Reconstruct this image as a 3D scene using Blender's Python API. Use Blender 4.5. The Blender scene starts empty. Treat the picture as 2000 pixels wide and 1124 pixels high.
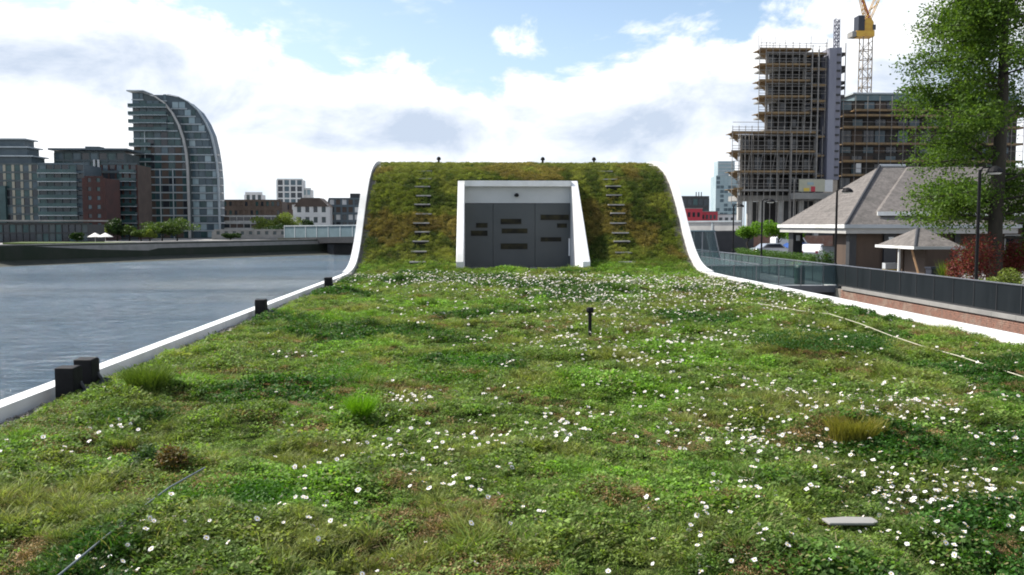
import bpy, math, random
import numpy as np
from mathutils import Vector, Matrix, Euler

random.seed(7)
RS = np.random.RandomState(11)
SC = bpy.context.scene
COL = SC.collection
R = math.radians

# ------------------------------------------------------------------ camera
H = 1.7
F = 1750.0
cd = bpy.data.cameras.new('camera')
cam = bpy.data.objects.new('camera', cd)
COL.objects.link(cam)
cam.location = (0, 0, H)
cam.rotation_euler = (R(90 - 3.99), 0, R(-2.356))
cd.sensor_width = 36
cd.lens = F / 2000 * 36
cd.clip_start = 0.1
cd.clip_end = 6000
SC.camera = cam

# ------------------------------------------------------------------ sun, sky
SUN_AZ = -62      # degrees from +Y, negative = left
SUN_EL = 47
sd = Vector((math.sin(R(SUN_AZ)) * math.cos(R(SUN_EL)), math.cos(R(SUN_AZ)) * math.cos(R(SUN_EL)), math.sin(R(SUN_EL))))
sl = bpy.data.lights.new('sun', 'SUN')
sl.energy = 4.6
sl.angle = R(0.6)
sl.color = (1.0, 0.955, 0.88)
so = bpy.data.objects.new('sun', sl)
COL.objects.link(so)
so.rotation_euler = (-sd).to_track_quat('-Z', 'Y').to_euler()
so.location = (0, 0, 60)

W = bpy.data.worlds.new('World')
SC.world = W
W.use_nodes = True
wt = W.node_tree
wt.nodes.clear()
wn, wl = wt.nodes, wt.links


class G:
    """tiny helper to chain math nodes in a tree"""
    def __init__(s, t): s.t = t
    def put(s, sock, v):
        if isinstance(v, (int, float, tuple, list)): sock.default_value = v
        else: s.t.links.new(v, sock)
    def m(s, op, a, b=None, c=None, clamp=False):
        n = s.t.nodes.new('ShaderNodeMath'); n.operation = op; n.use_clamp = clamp
        for i, v in enumerate((a, b, c)):
            if v is not None: s.put(n.inputs[i], v)
        return n.outputs[0]
    def ss(s, v, a, b, lo=0.0, hi=1.0):
        n = s.t.nodes.new('ShaderNodeMapRange'); n.interpolation_type = 'SMOOTHSTEP'
        for i, x in enumerate((v, a, b, lo, hi)): s.put(n.inputs[i], x)
        return n.outputs[0]
    def noise(s, vec, scale, detail=4, rough=.55, dist=0.0):
        n = s.t.nodes.new('ShaderNodeTexNoise')
        if vec is not None: s.t.links.new(vec, n.inputs['Vector'])
        n.inputs['Scale'].default_value = scale; n.inputs['Detail'].default_value = detail
        n.inputs['Roughness'].default_value = rough; n.inputs['Distortion'].default_value = dist
        return n.outputs['Fac']
    def mix(s, f, a, b, blend='MIX'):
        n = s.t.nodes.new('ShaderNodeMix'); n.data_type = 'RGBA'; n.blend_type = blend
        s.put(n.inputs[0], f)
        for k, v in ((6, a), (7, b)):
            if isinstance(v, (tuple, list)): n.inputs[k].default_value = (*v[:3], 1)
            else: s.t.links.new(v, n.inputs[k])
        return n.outputs[2]
    def curve(s, v, pts):
        n = s.t.nodes.new('ShaderNodeFloatCurve'); c = n.mapping.curves[0]
        while len(c.points) < len(pts): c.points.new(0.5, 0.5)
        for p, (x, y) in zip(c.points, pts): p.location = (x, y); p.handle_type = 'AUTO'
        n.mapping.update(); s.put(n.inputs['Value'], v)
        return n.outputs[0]
    def comb(s, x, y, z):
        n = s.t.nodes.new('ShaderNodeCombineXYZ')
        for i, v in enumerate((x, y, z)): s.put(n.inputs[i], v)
        return n.outputs[0]


g = G(wt)
tc = wn.new('ShaderNodeTexCoord')
sep = wn.new('ShaderNodeSeparateXYZ'); wl.new(tc.outputs['Generated'], sep.inputs[0])
DX, DY, DZ = sep.outputs
hyp = g.m('SQRT', g.m('ADD', g.m('MULTIPLY', DX, DX), g.m('MULTIPLY', DY, DY)))
el = g.m('DIVIDE', DZ, hyp)                       # tangent of the elevation
az = g.m('ARCTAN2', DX, DY)                       # azimuth from +Y
sky = wn.new('ShaderNodeTexSky'); sky.sky_type = 'NISHITA'; sky.sun_disc = False
sky.sun_elevation = R(SUN_EL); sky.sun_rotation = R(SUN_AZ)
sky.air_density = 1.0; sky.dust_density = 1.5; sky.ozone_density = 1.2
vec = g.comb(DX, DY, g.m('MULTIPLY', DZ, 1.9))
vec2 = g.comb(DX, DY, g.m('MULTIPLY', g.m('ADD', DZ, 0.030), 1.9))
vec3 = g.comb(g.m('ADD', DX, 5.0), DY, g.m('MULTIPLY', DZ, 3.2))
n1 = g.noise(vec, 7.0, 9, .60, .3)
n1u = g.noise(vec2, 7.0, 9, .60, .3)
n2 = g.noise(vec3, 3.4, 6, .6)
# top edge of the main bank of clouds, as tan(elevation), along the azimuth
u = g.m('ADD', g.m('MULTIPLY', az, 1 / 1.6), 0.5)
def U(px): return math.atan((px - 928) / F) / 1.6 + .5
tb = [(0, .26), (U(-500), .26)] + [(U(x), (440 - y) / F) for x, y in
      [(0, 55), (180, 50), (330, 25), (470, 55), (620, 95), (780, 125), (890, 170), (1000, 105), (1120, 90), (1200, 100), (1330, 90), (1440, 110), (1490, 30), (1600, 0), (1760, 20), (1860, 40)]] + [(U(2300), .24), (1, .26)]
bt = g.curve(u, tb)
d0 = g.m('SUBTRACT', bt, el)
cov = g.m('ADD', g.m('MULTIPLY', d0, 9.0), g.m('MULTIPLY', g.m('SUBTRACT', n1, .5), 2.6))
m1 = g.ss(cov, -.12, .22)
wisp = g.ss(g.m('ADD', n2, g.m('MULTIPLY', g.m('SUBTRACT', n1, .5), .5)), .50, .70)
mask = g.m('MAXIMUM', m1, g.m('MULTIPLY', wisp, .9))
low = g.ss(el, 0.085, 0.02)
blue_gap = g.m('MULTIPLY', low, g.ss(n2, .38, .60))       # thin clear streaks near the horizon
mask = g.m('MULTIPLY', mask, g.m('SUBTRACT', 1.0, g.m('MULTIPLY', blue_gap, .75)))
# grey undersides: where there is more cloud above than here, and along the bases
gc = [(0, .16), (U(-200), .16)] + [(U(x), (440 - y) / F) for x, y in
      [(0, 150), (150, 160), (330, 150), (440, 215), (600, 235), (900, 250), (1200, 250), (1500, 230), (1900, 200)]] + [(1, .14)]
gb = g.m('ABSOLUTE', g.m('SUBTRACT', el, g.curve(u, gc)))
gband = g.ss(gb, .060, .008)
relief = g.m('MULTIPLY', g.m('SUBTRACT', n1u, n1), 3.2)
grey = g.m('ADD', g.m('MULTIPLY', gband, g.m('ADD', .25, g.m('MULTIPLY', g.ss(n1, .32, .64), .75))), relief, clamp=True)
ccol = g.mix(grey, (1.12, 1.14, 1.17), (.55, .64, .78))
skyc = g.mix(1.0, sky.outputs[0], (.16, .16, .16), 'MULTIPLY')
skyc = g.mix(g.ss(el, .30, .0), skyc, g.mix(.72, skyc, (.60, .83, 1.02)))
fin = g.mix(mask, skyc, ccol)
fin = g.mix(1.0, fin, (6.2, 6.2, 6.2), 'MULTIPLY')
bg = wn.new('ShaderNodeBackground'); wl.new(fin, bg.inputs[0]); bg.inputs[1].default_value = 0.11
wo = wn.new('ShaderNodeOutputWorld'); wl.new(bg.outputs[0], wo.inputs[0])

SC.view_settings.view_transform = 'Standard'
SC.view_settings.look = 'None'
SC.view_settings.exposure = 0.75
SC.view_settings.gamma = 1
SC.view_settings.use_curve_mapping = False
SC.render.engine = 'CYCLES'
SC.cycles.filter_width = 1.9
SC.cycles.transparent_max_bounces = 16

# ------------------------------------------------------------------ helpers
ROT = cam.rotation_euler.to_matrix()


def ray(px, py): return ROT @ Vector(((px - 1000) / F, (562 - py) / F, -1))
def at(px, py, Y):
    d = ray(px, py); return Vector((0, 0, H)) + d * (Y / d.y)
def atz(px, py, z):
    d = ray(px, py); return Vector((0, 0, H)) + d * ((z - H) / d.z)


def tag(o, label=None, cat=None, group=None, kind=None):
    if label: o['label'] = label
    if cat: o['category'] = cat
    if group: o['group'] = group
    if kind: o['kind'] = kind
    return o


def empty(name, loc, rz=0, parent=None):
    o = bpy.data.objects.new(name, None); COL.objects.link(o)
    o.location = loc; o.rotation_euler.z = rz
    if parent: o.parent = parent
    return o


class MB:
    def __init__(s): s.v = []; s.f = []
    def add(s, vs, fs):
        b = len(s.v); s.v += [tuple(v) for v in vs]; s.f += [tuple(i + b for i in f) for f in fs]; return s
    def box(s, x0, x1, y0, y1, z0, z1, M=None):
        vs = [Vector((x, y, z)) for z in (z0, z1) for x, y in ((x0, y0), (x1, y0), (x1, y1), (x0, y1))]
        if M: vs = [M @ v for v in vs]
        return s.add(vs, [(3, 2, 1, 0), (4, 5, 6, 7), (0, 1, 5, 4), (1, 2, 6, 5), (2, 3, 7, 6), (3, 0, 4, 7)])
    def tube(s, pts, rad, n=8, cap=True):
        pts = [Vector(p) for p in pts]
        if not isinstance(rad, (list, tuple)): rad = [rad] * len(pts)
        vs = []; fs = []
        for i, p in enumerate(pts):
            d = (pts[min(i + 1, len(pts) - 1)] - pts[max(i - 1, 0)]).normalized()
            a = d.cross(Vector((0, 0, 1)) if abs(d.z) < .9 else Vector((1, 0, 0))).normalized(); b = d.cross(a)
            for k in range(n):
                t = 2 * math.pi * k / n
                vs.append(p + (a * math.cos(t) + b * math.sin(t)) * rad[i])
        for i in range(len(pts) - 1):
            for k in range(n):
                q = i * n; k2 = (k + 1) % n
                fs.append((q + k, q + n + k, q + n + k2, q + k2))
        if cap:
            fs.append(tuple(range(n))); fs.append(tuple(reversed(range((len(pts) - 1) * n, len(pts) * n))))
        return s.add(vs, fs)
    def lathe(s, prof, c=(0, 0, 0), n=16):
        vs = [(c[0] + r * math.cos(2 * math.pi * k / n), c[1] + r * math.sin(2 * math.pi * k / n), c[2] + z) for r, z in prof for k in range(n)]
        fs = [(i * n + k, i * n + (k + 1) % n, (i + 1) * n + (k + 1) % n, (i + 1) * n + k) for i in range(len(prof) - 1) for k in range(n)]
        fs += [tuple(reversed(range(n))), tuple(range((len(prof) - 1) * n, len(prof) * n))]
        return s.add(vs, fs)
    def prism_x(s, poly, x0, x1):          # polygon in (y, z), extruded along x
        n = len(poly)
        vs = [(x0, y, z) for y, z in poly] + [(x1, y, z) for y, z in poly]
        return s.add(vs, [tuple(range(n)), tuple(reversed(range(n, 2 * n)))] + [((i + 1) % n, i, n + i, n + (i + 1) % n) for i in range(n)])
    def prism_y(s, poly, y0, y1):          # polygon in (x, z), extruded along y
        n = len(poly)
        vs = [(x, y0, z) for x, z in poly] + [(x, y1, z) for x, z in poly]
        return s.add(vs, [tuple(reversed(range(n))), tuple(range(n, 2 * n))] + [(i, (i + 1) % n, n + (i + 1) % n, n + i) for i in range(n)])
    def prism_z(s, poly, z0, z1):
        n = len(poly)
        vs = [(x, y, z0) for x, y in poly] + [(x, y, z1) for x, y in poly]
        return s.add(vs, [tuple(reversed(range(n))), tuple(range(n, 2 * n))] + [(i, (i + 1) % n, n + (i + 1) % n, n + i) for i in range(n)])
    def build(s, name, mat, parent=None, loc=None, smooth=False, bevel=0):
        me = bpy.data.meshes.new(name); me.from_pydata(s.v, [], s.f); me.update()
        me.materials.append(mat)
        if smooth: me.polygons.foreach_set('use_smooth', [True] * len(me.polygons))
        o = bpy.data.objects.new(name, me); COL.objects.link(o)
        if parent: o.parent = parent
        if loc: o.location = loc
        if bevel:
            b = o.modifiers.new('bevel', 'BEVEL'); b.width = bevel; b.segments = 2; b.limit_method = 'ANGLE'
        return o


_cube = {}
def pbox(name, parent, mat, x0, x1, y0, y1, z0, z1):
    """a box part sharing one unit cube mesh per material"""
    if mat.name not in _cube:
        me = bpy.data.meshes.new('box_' + mat.name)
        b = MB().box(-.5, .5, -.5, .5, -.5, .5); me.from_pydata(b.v, [], b.f); me.materials.append(mat); _cube[mat.name] = me
    o = bpy.data.objects.new(name, _cube[mat.name]); COL.objects.link(o); o.parent = parent
    o.location = ((x0 + x1) / 2, (y0 + y1) / 2, (z0 + z1) / 2)
    o.scale = (x1 - x0, y1 - y0, z1 - z0)
    return o


def np_mesh(name, V, Fq, mat, attrs=None):
    """V (n,3) float, Fq (m,k) int"""
    me = bpy.data.meshes.new(name)
    k = Fq.shape[1]
    me.vertices.add(len(V)); me.vertices.foreach_set('co', V.astype(np.float32).ravel())
    me.loops.add(Fq.size); me.loops.foreach_set('vertex_index', Fq.astype(np.int32).ravel())
    me.polygons.add(len(Fq)); me.polygons.foreach_set('loop_start', np.arange(0, Fq.size, k, dtype=np.int32))
    me.update(calc_edges=True)
    if mat: me.materials.append(mat)
    if attrs:
        for nm, (dom, arr) in attrs.items():
            a = me.attributes.new(nm, 'FLOAT', dom); a.data.foreach_set('value', arr.astype(np.float32))
    return me


# --- materials
def new_mat(name):
    m = bpy.data.materials.new(name); m.use_nodes = True
    t = m.node_tree; t.nodes.clear()
    out = t.nodes.new('ShaderNodeOutputMaterial')
    b = t.nodes.new('ShaderNodeBsdfPrincipled'); t.links.new(b.outputs[0], out.inputs[0])
    return m, t, b, out


def mat(name, c1, c2=None, scale=2.0, rough=.7, metal=0, bump=0.0, bscale=None, stretch=None, spec=.5, detail=5, dirt=None):
    m, t, b, out = new_mat(name)
    q = G(t)
    geo = t.nodes.new('ShaderNodeNewGeometry'); v = geo.outputs['Position']
    if stretch:
        vm = t.nodes.new('ShaderNodeVectorMath'); vm.operation = 'MULTIPLY'; t.links.new(v, vm.inputs[0]); vm.inputs[1].default_value = stretch; v = vm.outputs[0]
    if c2 is None: c2 = tuple(x * .8 for x in c1)
    f = q.ss(q.noise(v, scale, detail, .6), .3, .7)
    col = q.mix(f, c1, c2)
    if dirt:
        f2 = q.ss(q.noise(v, scale * .23, 4, .6), .48, .75)
        col = q.mix(q.m('MULTIPLY', f2, .7), col, dirt)
    t.links.new(col, b.inputs['Base Color'])
    b.inputs['Roughness'].default_value = rough; b.inputs['Metallic'].default_value = metal
    b.inputs['Specular IOR Level'].default_value = spec
    if bump:
        bn = t.nodes.new('ShaderNodeBump'); bn.inputs['Strength'].default_value = 1; bn.inputs['Distance'].default_value = bump
        t.links.new(q.noise(v, bscale or scale * 4, 4, .6), bn.inputs['Height']); t.links.new(bn.outputs[0], b.inputs['Normal'])
    return m


def glass_pane(name, tint, alpha, rough=.05):
    m, t, b, out = new_mat(name)
    b.inputs['Base Color'].default_value = (*tint, 1); b.inputs['Roughness'].default_value = rough
    b.inputs['IOR'].default_value = 1.5
    tr = t.nodes.new('ShaderNodeBsdfTransparent'); tr.inputs[0].default_value = (.75, .85, .84, 1)
    mx = t.nodes.new('ShaderNodeMixShader'); mx.inputs[0].default_value = alpha
    t.links.new(tr.outputs[0], mx.inputs[1]); t.links.new(b.outputs[0], mx.inputs[2]); t.links.new(mx.outputs[0], out.inputs[0])
    return m


def leaf_mat(name, c1, c2, trans=.35, attr='v', c3=None, spec=.2):
    m, t, b, out = new_mat(name); q = G(t)
    a = t.nodes.new('ShaderNodeAttribute'); a.attribute_name = attr
    geo = t.nodes.new('ShaderNodeNewGeometry')
    nz = q.ss(q.noise(geo.outputs['Position'], 1.1, 3), .35, .65)
    f = q.m('ADD', q.m('MULTIPLY', a.outputs['Fac'], .6), q.m('MULTIPLY', nz, .4), clamp=True)
    col = q.mix(f, c1, c2)
    if c3: col = q.mix(q.ss(a.outputs['Fac'], .86, .9), col, c3)
    t.links.new(col, b.inputs['Base Color']); b.inputs['Roughness'].default_value = .55; b.inputs['Specular IOR Level'].default_value = spec
    tl = t.nodes.new('ShaderNodeBsdfTranslucent'); t.links.new(q.mix(1.0, col, (1.25, 1.3, .6), 'MULTIPLY'), tl.inputs[0])
    mx = t.nodes.new('ShaderNodeMixShader'); mx.inputs[0].default_value = trans
    t.links.new(b.outputs[0], mx.inputs[1]); t.links.new(tl.outputs[0], mx.inputs[2]); t.links.new(mx.outputs[0], out.inputs[0])
    return m


def inst_leaf_mat(name, trans=.3, vary=.5, uselocal=True):
    """colour from the scatter point's tint, lighter towards blade tips"""
    m, t, b, out = new_mat(name); q = G(t)
    a = t.nodes.new('ShaderNodeAttribute'); a.attribute_name = 'tint'; a.attribute_type = 'INSTANCER'
    a2 = t.nodes.new('ShaderNodeAttribute'); a2.attribute_name = 'v'
    k = q.m('ADD', q.m('MULTIPLY', a2.outputs['Fac'], vary * 2), 1 - vary)
    col = q.mix(1.0, a.outputs['Color'], q.comb(k, k, k), 'MULTIPLY')
    dry = q.ss(a2.outputs['Fac'], .90, .93)
    col = q.mix(q.m('MULTIPLY', dry, .8), col, (.30, .26, .13))
    t.links.new(col, b.inputs['Base Color']); b.inputs['Roughness'].default_value = .6; b.inputs['Specular IOR Level'].default_value = .15
    tl = t.nodes.new('ShaderNodeBsdfTranslucent'); t.links.new(q.mix(1.0, col, (1.2, 1.3, .55), 'MULTIPLY'), tl.inputs[0])
    mx = t.nodes.new('ShaderNodeMixShader'); mx.inputs[0].default_value = trans
    t.links.new(b.outputs[0], mx.inputs[1]); t.links.new(tl.outputs[0], mx.inputs[2]); t.links.new(mx.outputs[0], out.inputs[0])
    return m


M = {}
M['white'] = mat('white_paint', (.78, .78, .77), (.68, .68, .66), 2.2, .5, bump=.003, bscale=20, dirt=(.46, .46, .41), stretch=(1, 1, .5))
M['white_far'] = mat('white_render', (.62, .62, .60), (.52, .52, .51), .3, .7)
M['lintel'] = mat('pale_grey_panel', (.44, .46, .47), (.38, .40, .41), .8, .5)
M['door'] = mat('dark_grey_panel', (.072, .080, .083), (.062, .07, .073), .9, .5, spec=.3)
M['black'] = mat('black_metal', (.006, .006, .007), (.011, .011, .012), 9, .7, bump=.003, spec=.2)
M['darkglass'] = mat('dark_glass', (.02, .025, .03), (.03, .035, .045), .4, .08)
M['slot'] = mat('slot_glass', (.006, .006, .006), (.03, .027, .012), 3.0, .5, spec=.15)
M['soil'] = mat('soil', (.030, .055, .012), (.04, .045, .018), 9, 1.0, bump=.03, bscale=45, spec=0.0)
M['gravel'] = mat('pebble', (.36, .33, .28), (.22, .20, .17), 9, .85)
M['gravelbase'] = mat('gravel_bed', (.20, .18, .15), (.12, .11, .09), 14, .95, bump=.02, bscale=40)
M['concrete'] = mat('concrete', (.30, .29, .27), (.22, .215, .20), .5, .85, bump=.01, dirt=(.15, .145, .13))
M['concrete_l'] = mat('pale_concrete', (.45, .44, .41), (.36, .35, .33), .6, .8)
M['deck'] = mat('grey_deck', (.22, .23, .24), (.16, .17, .18), 1.2, .55)
M['asphalt'] = mat('asphalt', (.07, .07, .07), (.05, .05, .05), 1, .9)
M['paving'] = mat('paving', (.26, .25, .235), (.20, .195, .18), .7, .85)
M['mud'] = mat('river_mud', (.035, .036, .022), (.018, .022, .012), .5, .8, bump=.2, bscale=1)
M['bankwall'] = mat('bank_wall', (.022, .026, .017), (.012, .02, .009), .35, .9, bump=.1, bscale=1.2, stretch=(1, 1, .4))
M['brick'] = mat('brick', (.30, .15, .105), (.20, .12, .09), 6, .9, bump=.004, dirt=(.33, .27, .21))
M['brickfar'] = mat('brick_far', (.075, .032, .027), (.05, .027, .024), .3, .9)
M['brown'] = mat('brown_brick', (.10, .075, .06), (.07, .052, .042), .3, .9)
M['mortar'] = mat('mortar', (.25, .22, .19), (.17, .15, .13), 3, .95)
M['cream'] = mat('cream_render', (.36, .34, .27), (.30, .28, .22), .4, .8)
M['tealglass'] = mat('teal_glass', (.025, .058, .060), (.05, .10, .10), .25, .16, spec=.35)
M['blueglass'] = mat('blue_glass', (.05, .08, .10), (.095, .14, .16), .15, .16, spec=.35)
M['paleglass'] = mat('pale_glass', (.22, .31, .34), (.30, .38, .40), .1, .2)
M['bluegrey'] = mat('blue_grey_cladding', (.085, .115, .13), (.06, .085, .10), .3, .5)
M['slab'] = mat('slab_edge', (.42, .46, .47), (.33, .37, .38), .4, .6)
M['greycl'] = mat('grey_cladding', (.085, .105, .108), (.055, .075, .078), .4, .6)
M['tealpaint'] = mat('teal_paint', (.13, .19, .21), (.10, .155, .17), .5, .6)
M['darksteel'] = mat('dark_steel', (.025, .027, .03), (.04, .04, .042), 1, .6)
M['tan'] = mat('scaffold_board', (.27, .18, .085), (.17, .12, .07), .8, .85)
M['pole'] = mat('scaffold_pole', (.27, .25, .22), (.17, .155, .14), 2, .5)
M['sheet'] = mat('hoist_sheeting', (.22, .22, .26), (.17, .17, .21), .7, .6, stretch=(1, 1, .2))
M['block'] = mat('blockwork', (.060, .055, .050), (.035, .033, .031), 1.2, .9)
M['yellow'] = mat('crane_yellow', (.60, .36, .035), (.50, .26, .03), 1, .5)
M['cranegrey'] = mat('crane_mast', (.25, .20, .14), (.18, .15, .12), 1, .5)
M['roof'] = mat('roof_shingle', (.185, .168, .155), (.12, .11, .102), 3.5, .95, bump=.04, bscale=7, dirt=(.09, .085, .078), spec=.15)
M['wood'] = mat('brown_timber', (.095, .062, .042), (.065, .043, .03), .9, .8, stretch=(1, 1, .2))
M['timber'] = mat('raw_timber', (.50, .30, .15), (.42, .25, .13), 2, .7)
M['bark'] = mat('bark', (.045, .038, .028), (.028, .025, .018), 4, .95, bump=.03, bscale=9, stretch=(1, 1, .3))
M['glassA'] = mat('tinted_glass', (.010, .013, .015), (.018, .022, .025), 1.3, .35, stretch=(1, 1, .15), spec=.22)
M['glassB'] = glass_pane('clear_glass', (.12, .16, .17), .45)
M['rail'] = mat('steel_rail', (.30, .31, .33), (.24, .25, .27), 2, .35, metal=.7)
M['red'] = mat('red_paint', (.42, .02, .04), (.36, .03, .05), 1, .5)
M['orange'] = mat('orange_plastic', (.55, .13, .03), (.5, .12, .03), 2, .5)
M['yellowp'] = mat('yellow_plastic', (.60, .42, .05), (.55, .4, .06), 2, .5)
M['bluep'] = mat('blue_paint', (.06, .12, .35), (.05, .1, .3), 2, .4)
M['greenbin'] = mat('green_plastic', (.03, .09, .06), (.025, .08, .055), 2, .5)
M['navy'] = mat('navy_plastic', (.015, .018, .03), (.012, .015, .025), 2, .5)
M['carwhite'] = mat('white_car_paint', (.75, .76, .78), (.72, .73, .75), 1, .25)
M['carsilver'] = mat('silver_car_paint', (.35, .37, .40), (.33, .35, .38), 1, .25, metal=.4)
M['carblue'] = mat('blue_car_paint', (.04, .09, .30), (.035, .08, .26), 1, .25)
M['tyre'] = mat('tyre', (.015, .015, .015), None, 3, .8)
M['canvas'] = mat('white_canvas', (.75, .72, .66), (.70, .68, .62), 1, .8)
M['bannergreen'] = mat('banner_print', (.42, .40, .30), (.36, .36, .27), 1, .7)
M['steplip'] = mat('step_slab', (.46, .43, .42), (.26, .25, .22), 5, .8)
M['rope'] = mat('rope', (.55, .52, .40), (.42, .40, .30), 30, .8)
M['wire'] = mat('wire', (.17, .20, .21), (.10, .12, .12), 20, .45, metal=.5)
M['leaf_tree'] = leaf_mat('tree_leaf', (.038, .088, .012), (.125, .20, .03), .42)
M['leaf_bright'] = leaf_mat('bright_leaf', (.09, .20, .015), (.16, .29, .03), .4)
M['leaf_hedge'] = leaf_mat('hedge_leaf', (.04, .10, .015), (.09, .16, .03), .3)
M['leaf_far'] = leaf_mat('far_leaf', (.045, .085, .018), (.10, .15, .035), .3)
M['leaf_lime'] = leaf_mat('lime_leaf', (.14, .20, .035), (.20, .24, .05), .3)
M['leaf_dark'] = leaf_mat('dark_leaf', (.02, .045, .012), (.04, .075, .02), .25)
M['leaf_red'] = leaf_mat('red_leaf', (.12, .02, .018), (.20, .045, .035), .3, c3=(.10, .13, .03))
M['leaf_yellow'] = leaf_mat('yellow_leaf', (.30, .34, .03), (.40, .42, .05), .3)
M['blade'] = inst_leaf_mat('grass_blade', .38, .42)
M['sedum'] = inst_leaf_mat('low_plant', .2, .4)

# brick pattern needs real bricks; water needs waves
m, t, b, out = new_mat('river_water'); q = G(t)
geo = t.nodes.new('ShaderNodeNewGeometry')
mp = t.nodes.new('ShaderNodeMapping'); mp.inputs['Scale'].default_value = (.55, 1, 1); mp.inputs['Rotation'].default_value = (0, 0, R(25)); t.links.new(geo.outputs['Position'], mp.inputs[0])
h = q.m('ADD', q.m('MULTIPLY', q.noise(mp.outputs[0], .85, 6, .66, .5), 1.5), q.m('MULTIPLY', q.noise(mp.outputs[0], .22, 3, .5), 1.6))
bn = t.nodes.new('ShaderNodeBump'); bn.inputs['Distance'].default_value = .75; bn.inputs['Strength'].default_value = 1
t.links.new(h, bn.inputs['Height']); t.links.new(bn.outputs[0], b.inputs['Normal'])
t.links.new(q.mix(q.ss(q.noise(mp.outputs[0], .03, 3), .4, .6), (.11, .165, .215), (.15, .185, .205)), b.inputs['Base Color'])
wp = t.nodes.new('ShaderNodeMapping'); wp.inputs['Scale'].default_value = (.012, .05, 1); wp.inputs['Rotation'].default_value = (0, 0, R(-35)); t.links.new(geo.outputs['Position'], wp.inputs[0])
t.links.new(q.ss(q.noise(wp.outputs[0], 1.0, 4, .6), .35, .65, .07, .15), b.inputs['Roughness']); b.inputs['IOR'].default_value = 1.33
M['water'] = m


# --- noise in numpy
def vnoise(x, y, seed=0):
    x = np.asarray(x, float); y = np.asarray(y, float)
    xi = np.floor(x).astype(int); yi = np.floor(y).astype(int); fx = x - xi; fy = y - yi
    fx = fx * fx * (3 - 2 * fx); fy = fy * fy * (3 - 2 * fy)
    def hsh(a, b):
        n = (a * 374761393 + b * 668265263 + seed * 974711) & 0x7fffffff
        n = ((n ^ (n >> 13)) * 1274126177) & 0x7fffffff
        return ((n ^ (n >> 16)) & 0xffff) / 65535.0
    return (hsh(xi, yi) * (1 - fx) + hsh(xi + 1, yi) * fx) * (1 - fy) + (hsh(xi, yi + 1) * (1 - fx) + hsh(xi + 1, yi + 1) * fx) * fy


def fbm(x, y, s, seed=0, o=4):
    r = 0; a = .5; k = s; tot = 0
    for i in range(o):
        r = r + a * vnoise(np.asarray(x) * k, np.asarray(y) * k, seed + i); tot += a; a *= .55; k *= 2.1
    return r / tot


# ------------------------------------------------------------------ large structure
ZW = -6.3       # water
ZP = -1.5       # promenade
ZL = -2.6       # left bank ground
XL, XR = -4.22, 7.85

MB().add([(-1500, -300, ZW), (1500, -300, ZW), (1500, 2500, ZW), (-1500, 2500, ZW)], [(0, 1, 2, 3)]).build('river_water', M['water'])['kind'] = 'structure'

# left bank edge polyline (water's edge), heading from the left out of frame to behind the mound
bank = [(-700, 60), (-300, 112), (at(0, 500, 177).x, 177), (at(300, 500, 205).x, 205), (at(640, 500, 248).x, 248), (20, 300), (60, 330), (400, 420)]
land = bank + [(3000, 420), (3000, 3500), (-3000, 3500), (-3000, 60)]
tag(MB().prism_z([(x, y + 3) for x, y in land][::-1][::-1], ZL - 6, ZL).build('far_bank_ground', M['paving']), kind='structure')
# river wall and muddy foreshore along it
rw = empty('river_wall', (bank[2][0], bank[2][1], ZW)); tag(rw, 'long dark weedy river wall along the far left bank', 'wall')
def offs(poly, d):
    res = []
    for i, p in enumerate(poly):
        a = Vector(poly[max(i - 1, 0)]); c = Vector(poly[min(i + 1, len(poly) - 1)]); t_ = (c - a).normalized()
        res.append((p[0] + t_.y * d, p[1] - t_.x * d))
    return res
def strip(mb, A, zA, B, zB):
    n = len(A); mb.add([(x, y, zA) for x, y in A] + [(x, y, zB) for x, y in B], [(i, i + 1, n + i + 1, n + i) for i in range(n - 1)])
loc0 = Vector(rw.location)
def rel(P): return [(x - loc0.x, y - loc0.y) for x, y in P]
bk = bank[:7]
mb = MB(); A = rel(offs(bk, -2.0)); B = rel(offs(bk, -1.4)); strip(mb, B, 0.5, A, ZL - ZW + .25); strip(mb, A, ZL - ZW + .25, rel(offs(bk, -3.5)), ZL - ZW + .25)
mb.build('wall_face', M['bankwall'], rw)
mb = MB(); strip(mb, rel(offs(bk, -2.6)), ZL - ZW + .48, rel(offs(bk, -2.6)), ZL - ZW + .24); strip(mb, rel(offs(bk, -2.6)), ZL - ZW + .48, rel(offs(bk, -3.2)), ZL - ZW + .48)
mb.build('coping', M['concrete'], rw)
mb = MB(); strip(mb, rel(offs(bk, 3.0)), -.1, rel(offs(bk, -1.5)), 1.0)
ms = mb.build('mud_foreshore', M['mud']); ms.location = loc0; ms['kind'] = 'structure'

# right bank: promenade ground
XPW = 19.0
tag(MB().box(XPW + .36, 1500, -200, 420, ZP - 8, ZP).build('promenade', M['paving']), kind='structure')
tag(MB().box(23, 140, 57, 150, ZP + .0, ZP + .006).build('car_park', M['asphalt']), kind='structure')

# ---- quay wall of brick (real bricks joined) with coping
qw = empty('quay_wall', (XPW, 0, ZW)); tag(qw, 'red brick quay wall below the dark glass balustrade', 'wall')
MB().box(.02, .35, -20, 200, 0, ZP - ZW - .14).build('mortar_core', M['mortar'], qw)
mb = MB()
y0b, y1b = 27.0, 45.6
for c in range(22):
    z = (ZP - ZW) - .14 - .075 * (c + 1)
    yy = y0b + (c % 2) * .1125
    while yy < y1b:
        p = random.uniform(-.006, .006)
        mb.box(-.01 + p, .1 + p, yy, yy + .215, z + .006, z + .069)
        yy += .225
o = mb.build('brick', M['brick'], qw); o['kind'] = 'stuff'
yy = -10
while yy < 45:
    pbox('coping_stone', qw, M['concrete'], -.07, .36, yy + .006, yy + 1.494, ZP - ZW - .14, ZP - ZW + .02); yy += 1.5

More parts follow.
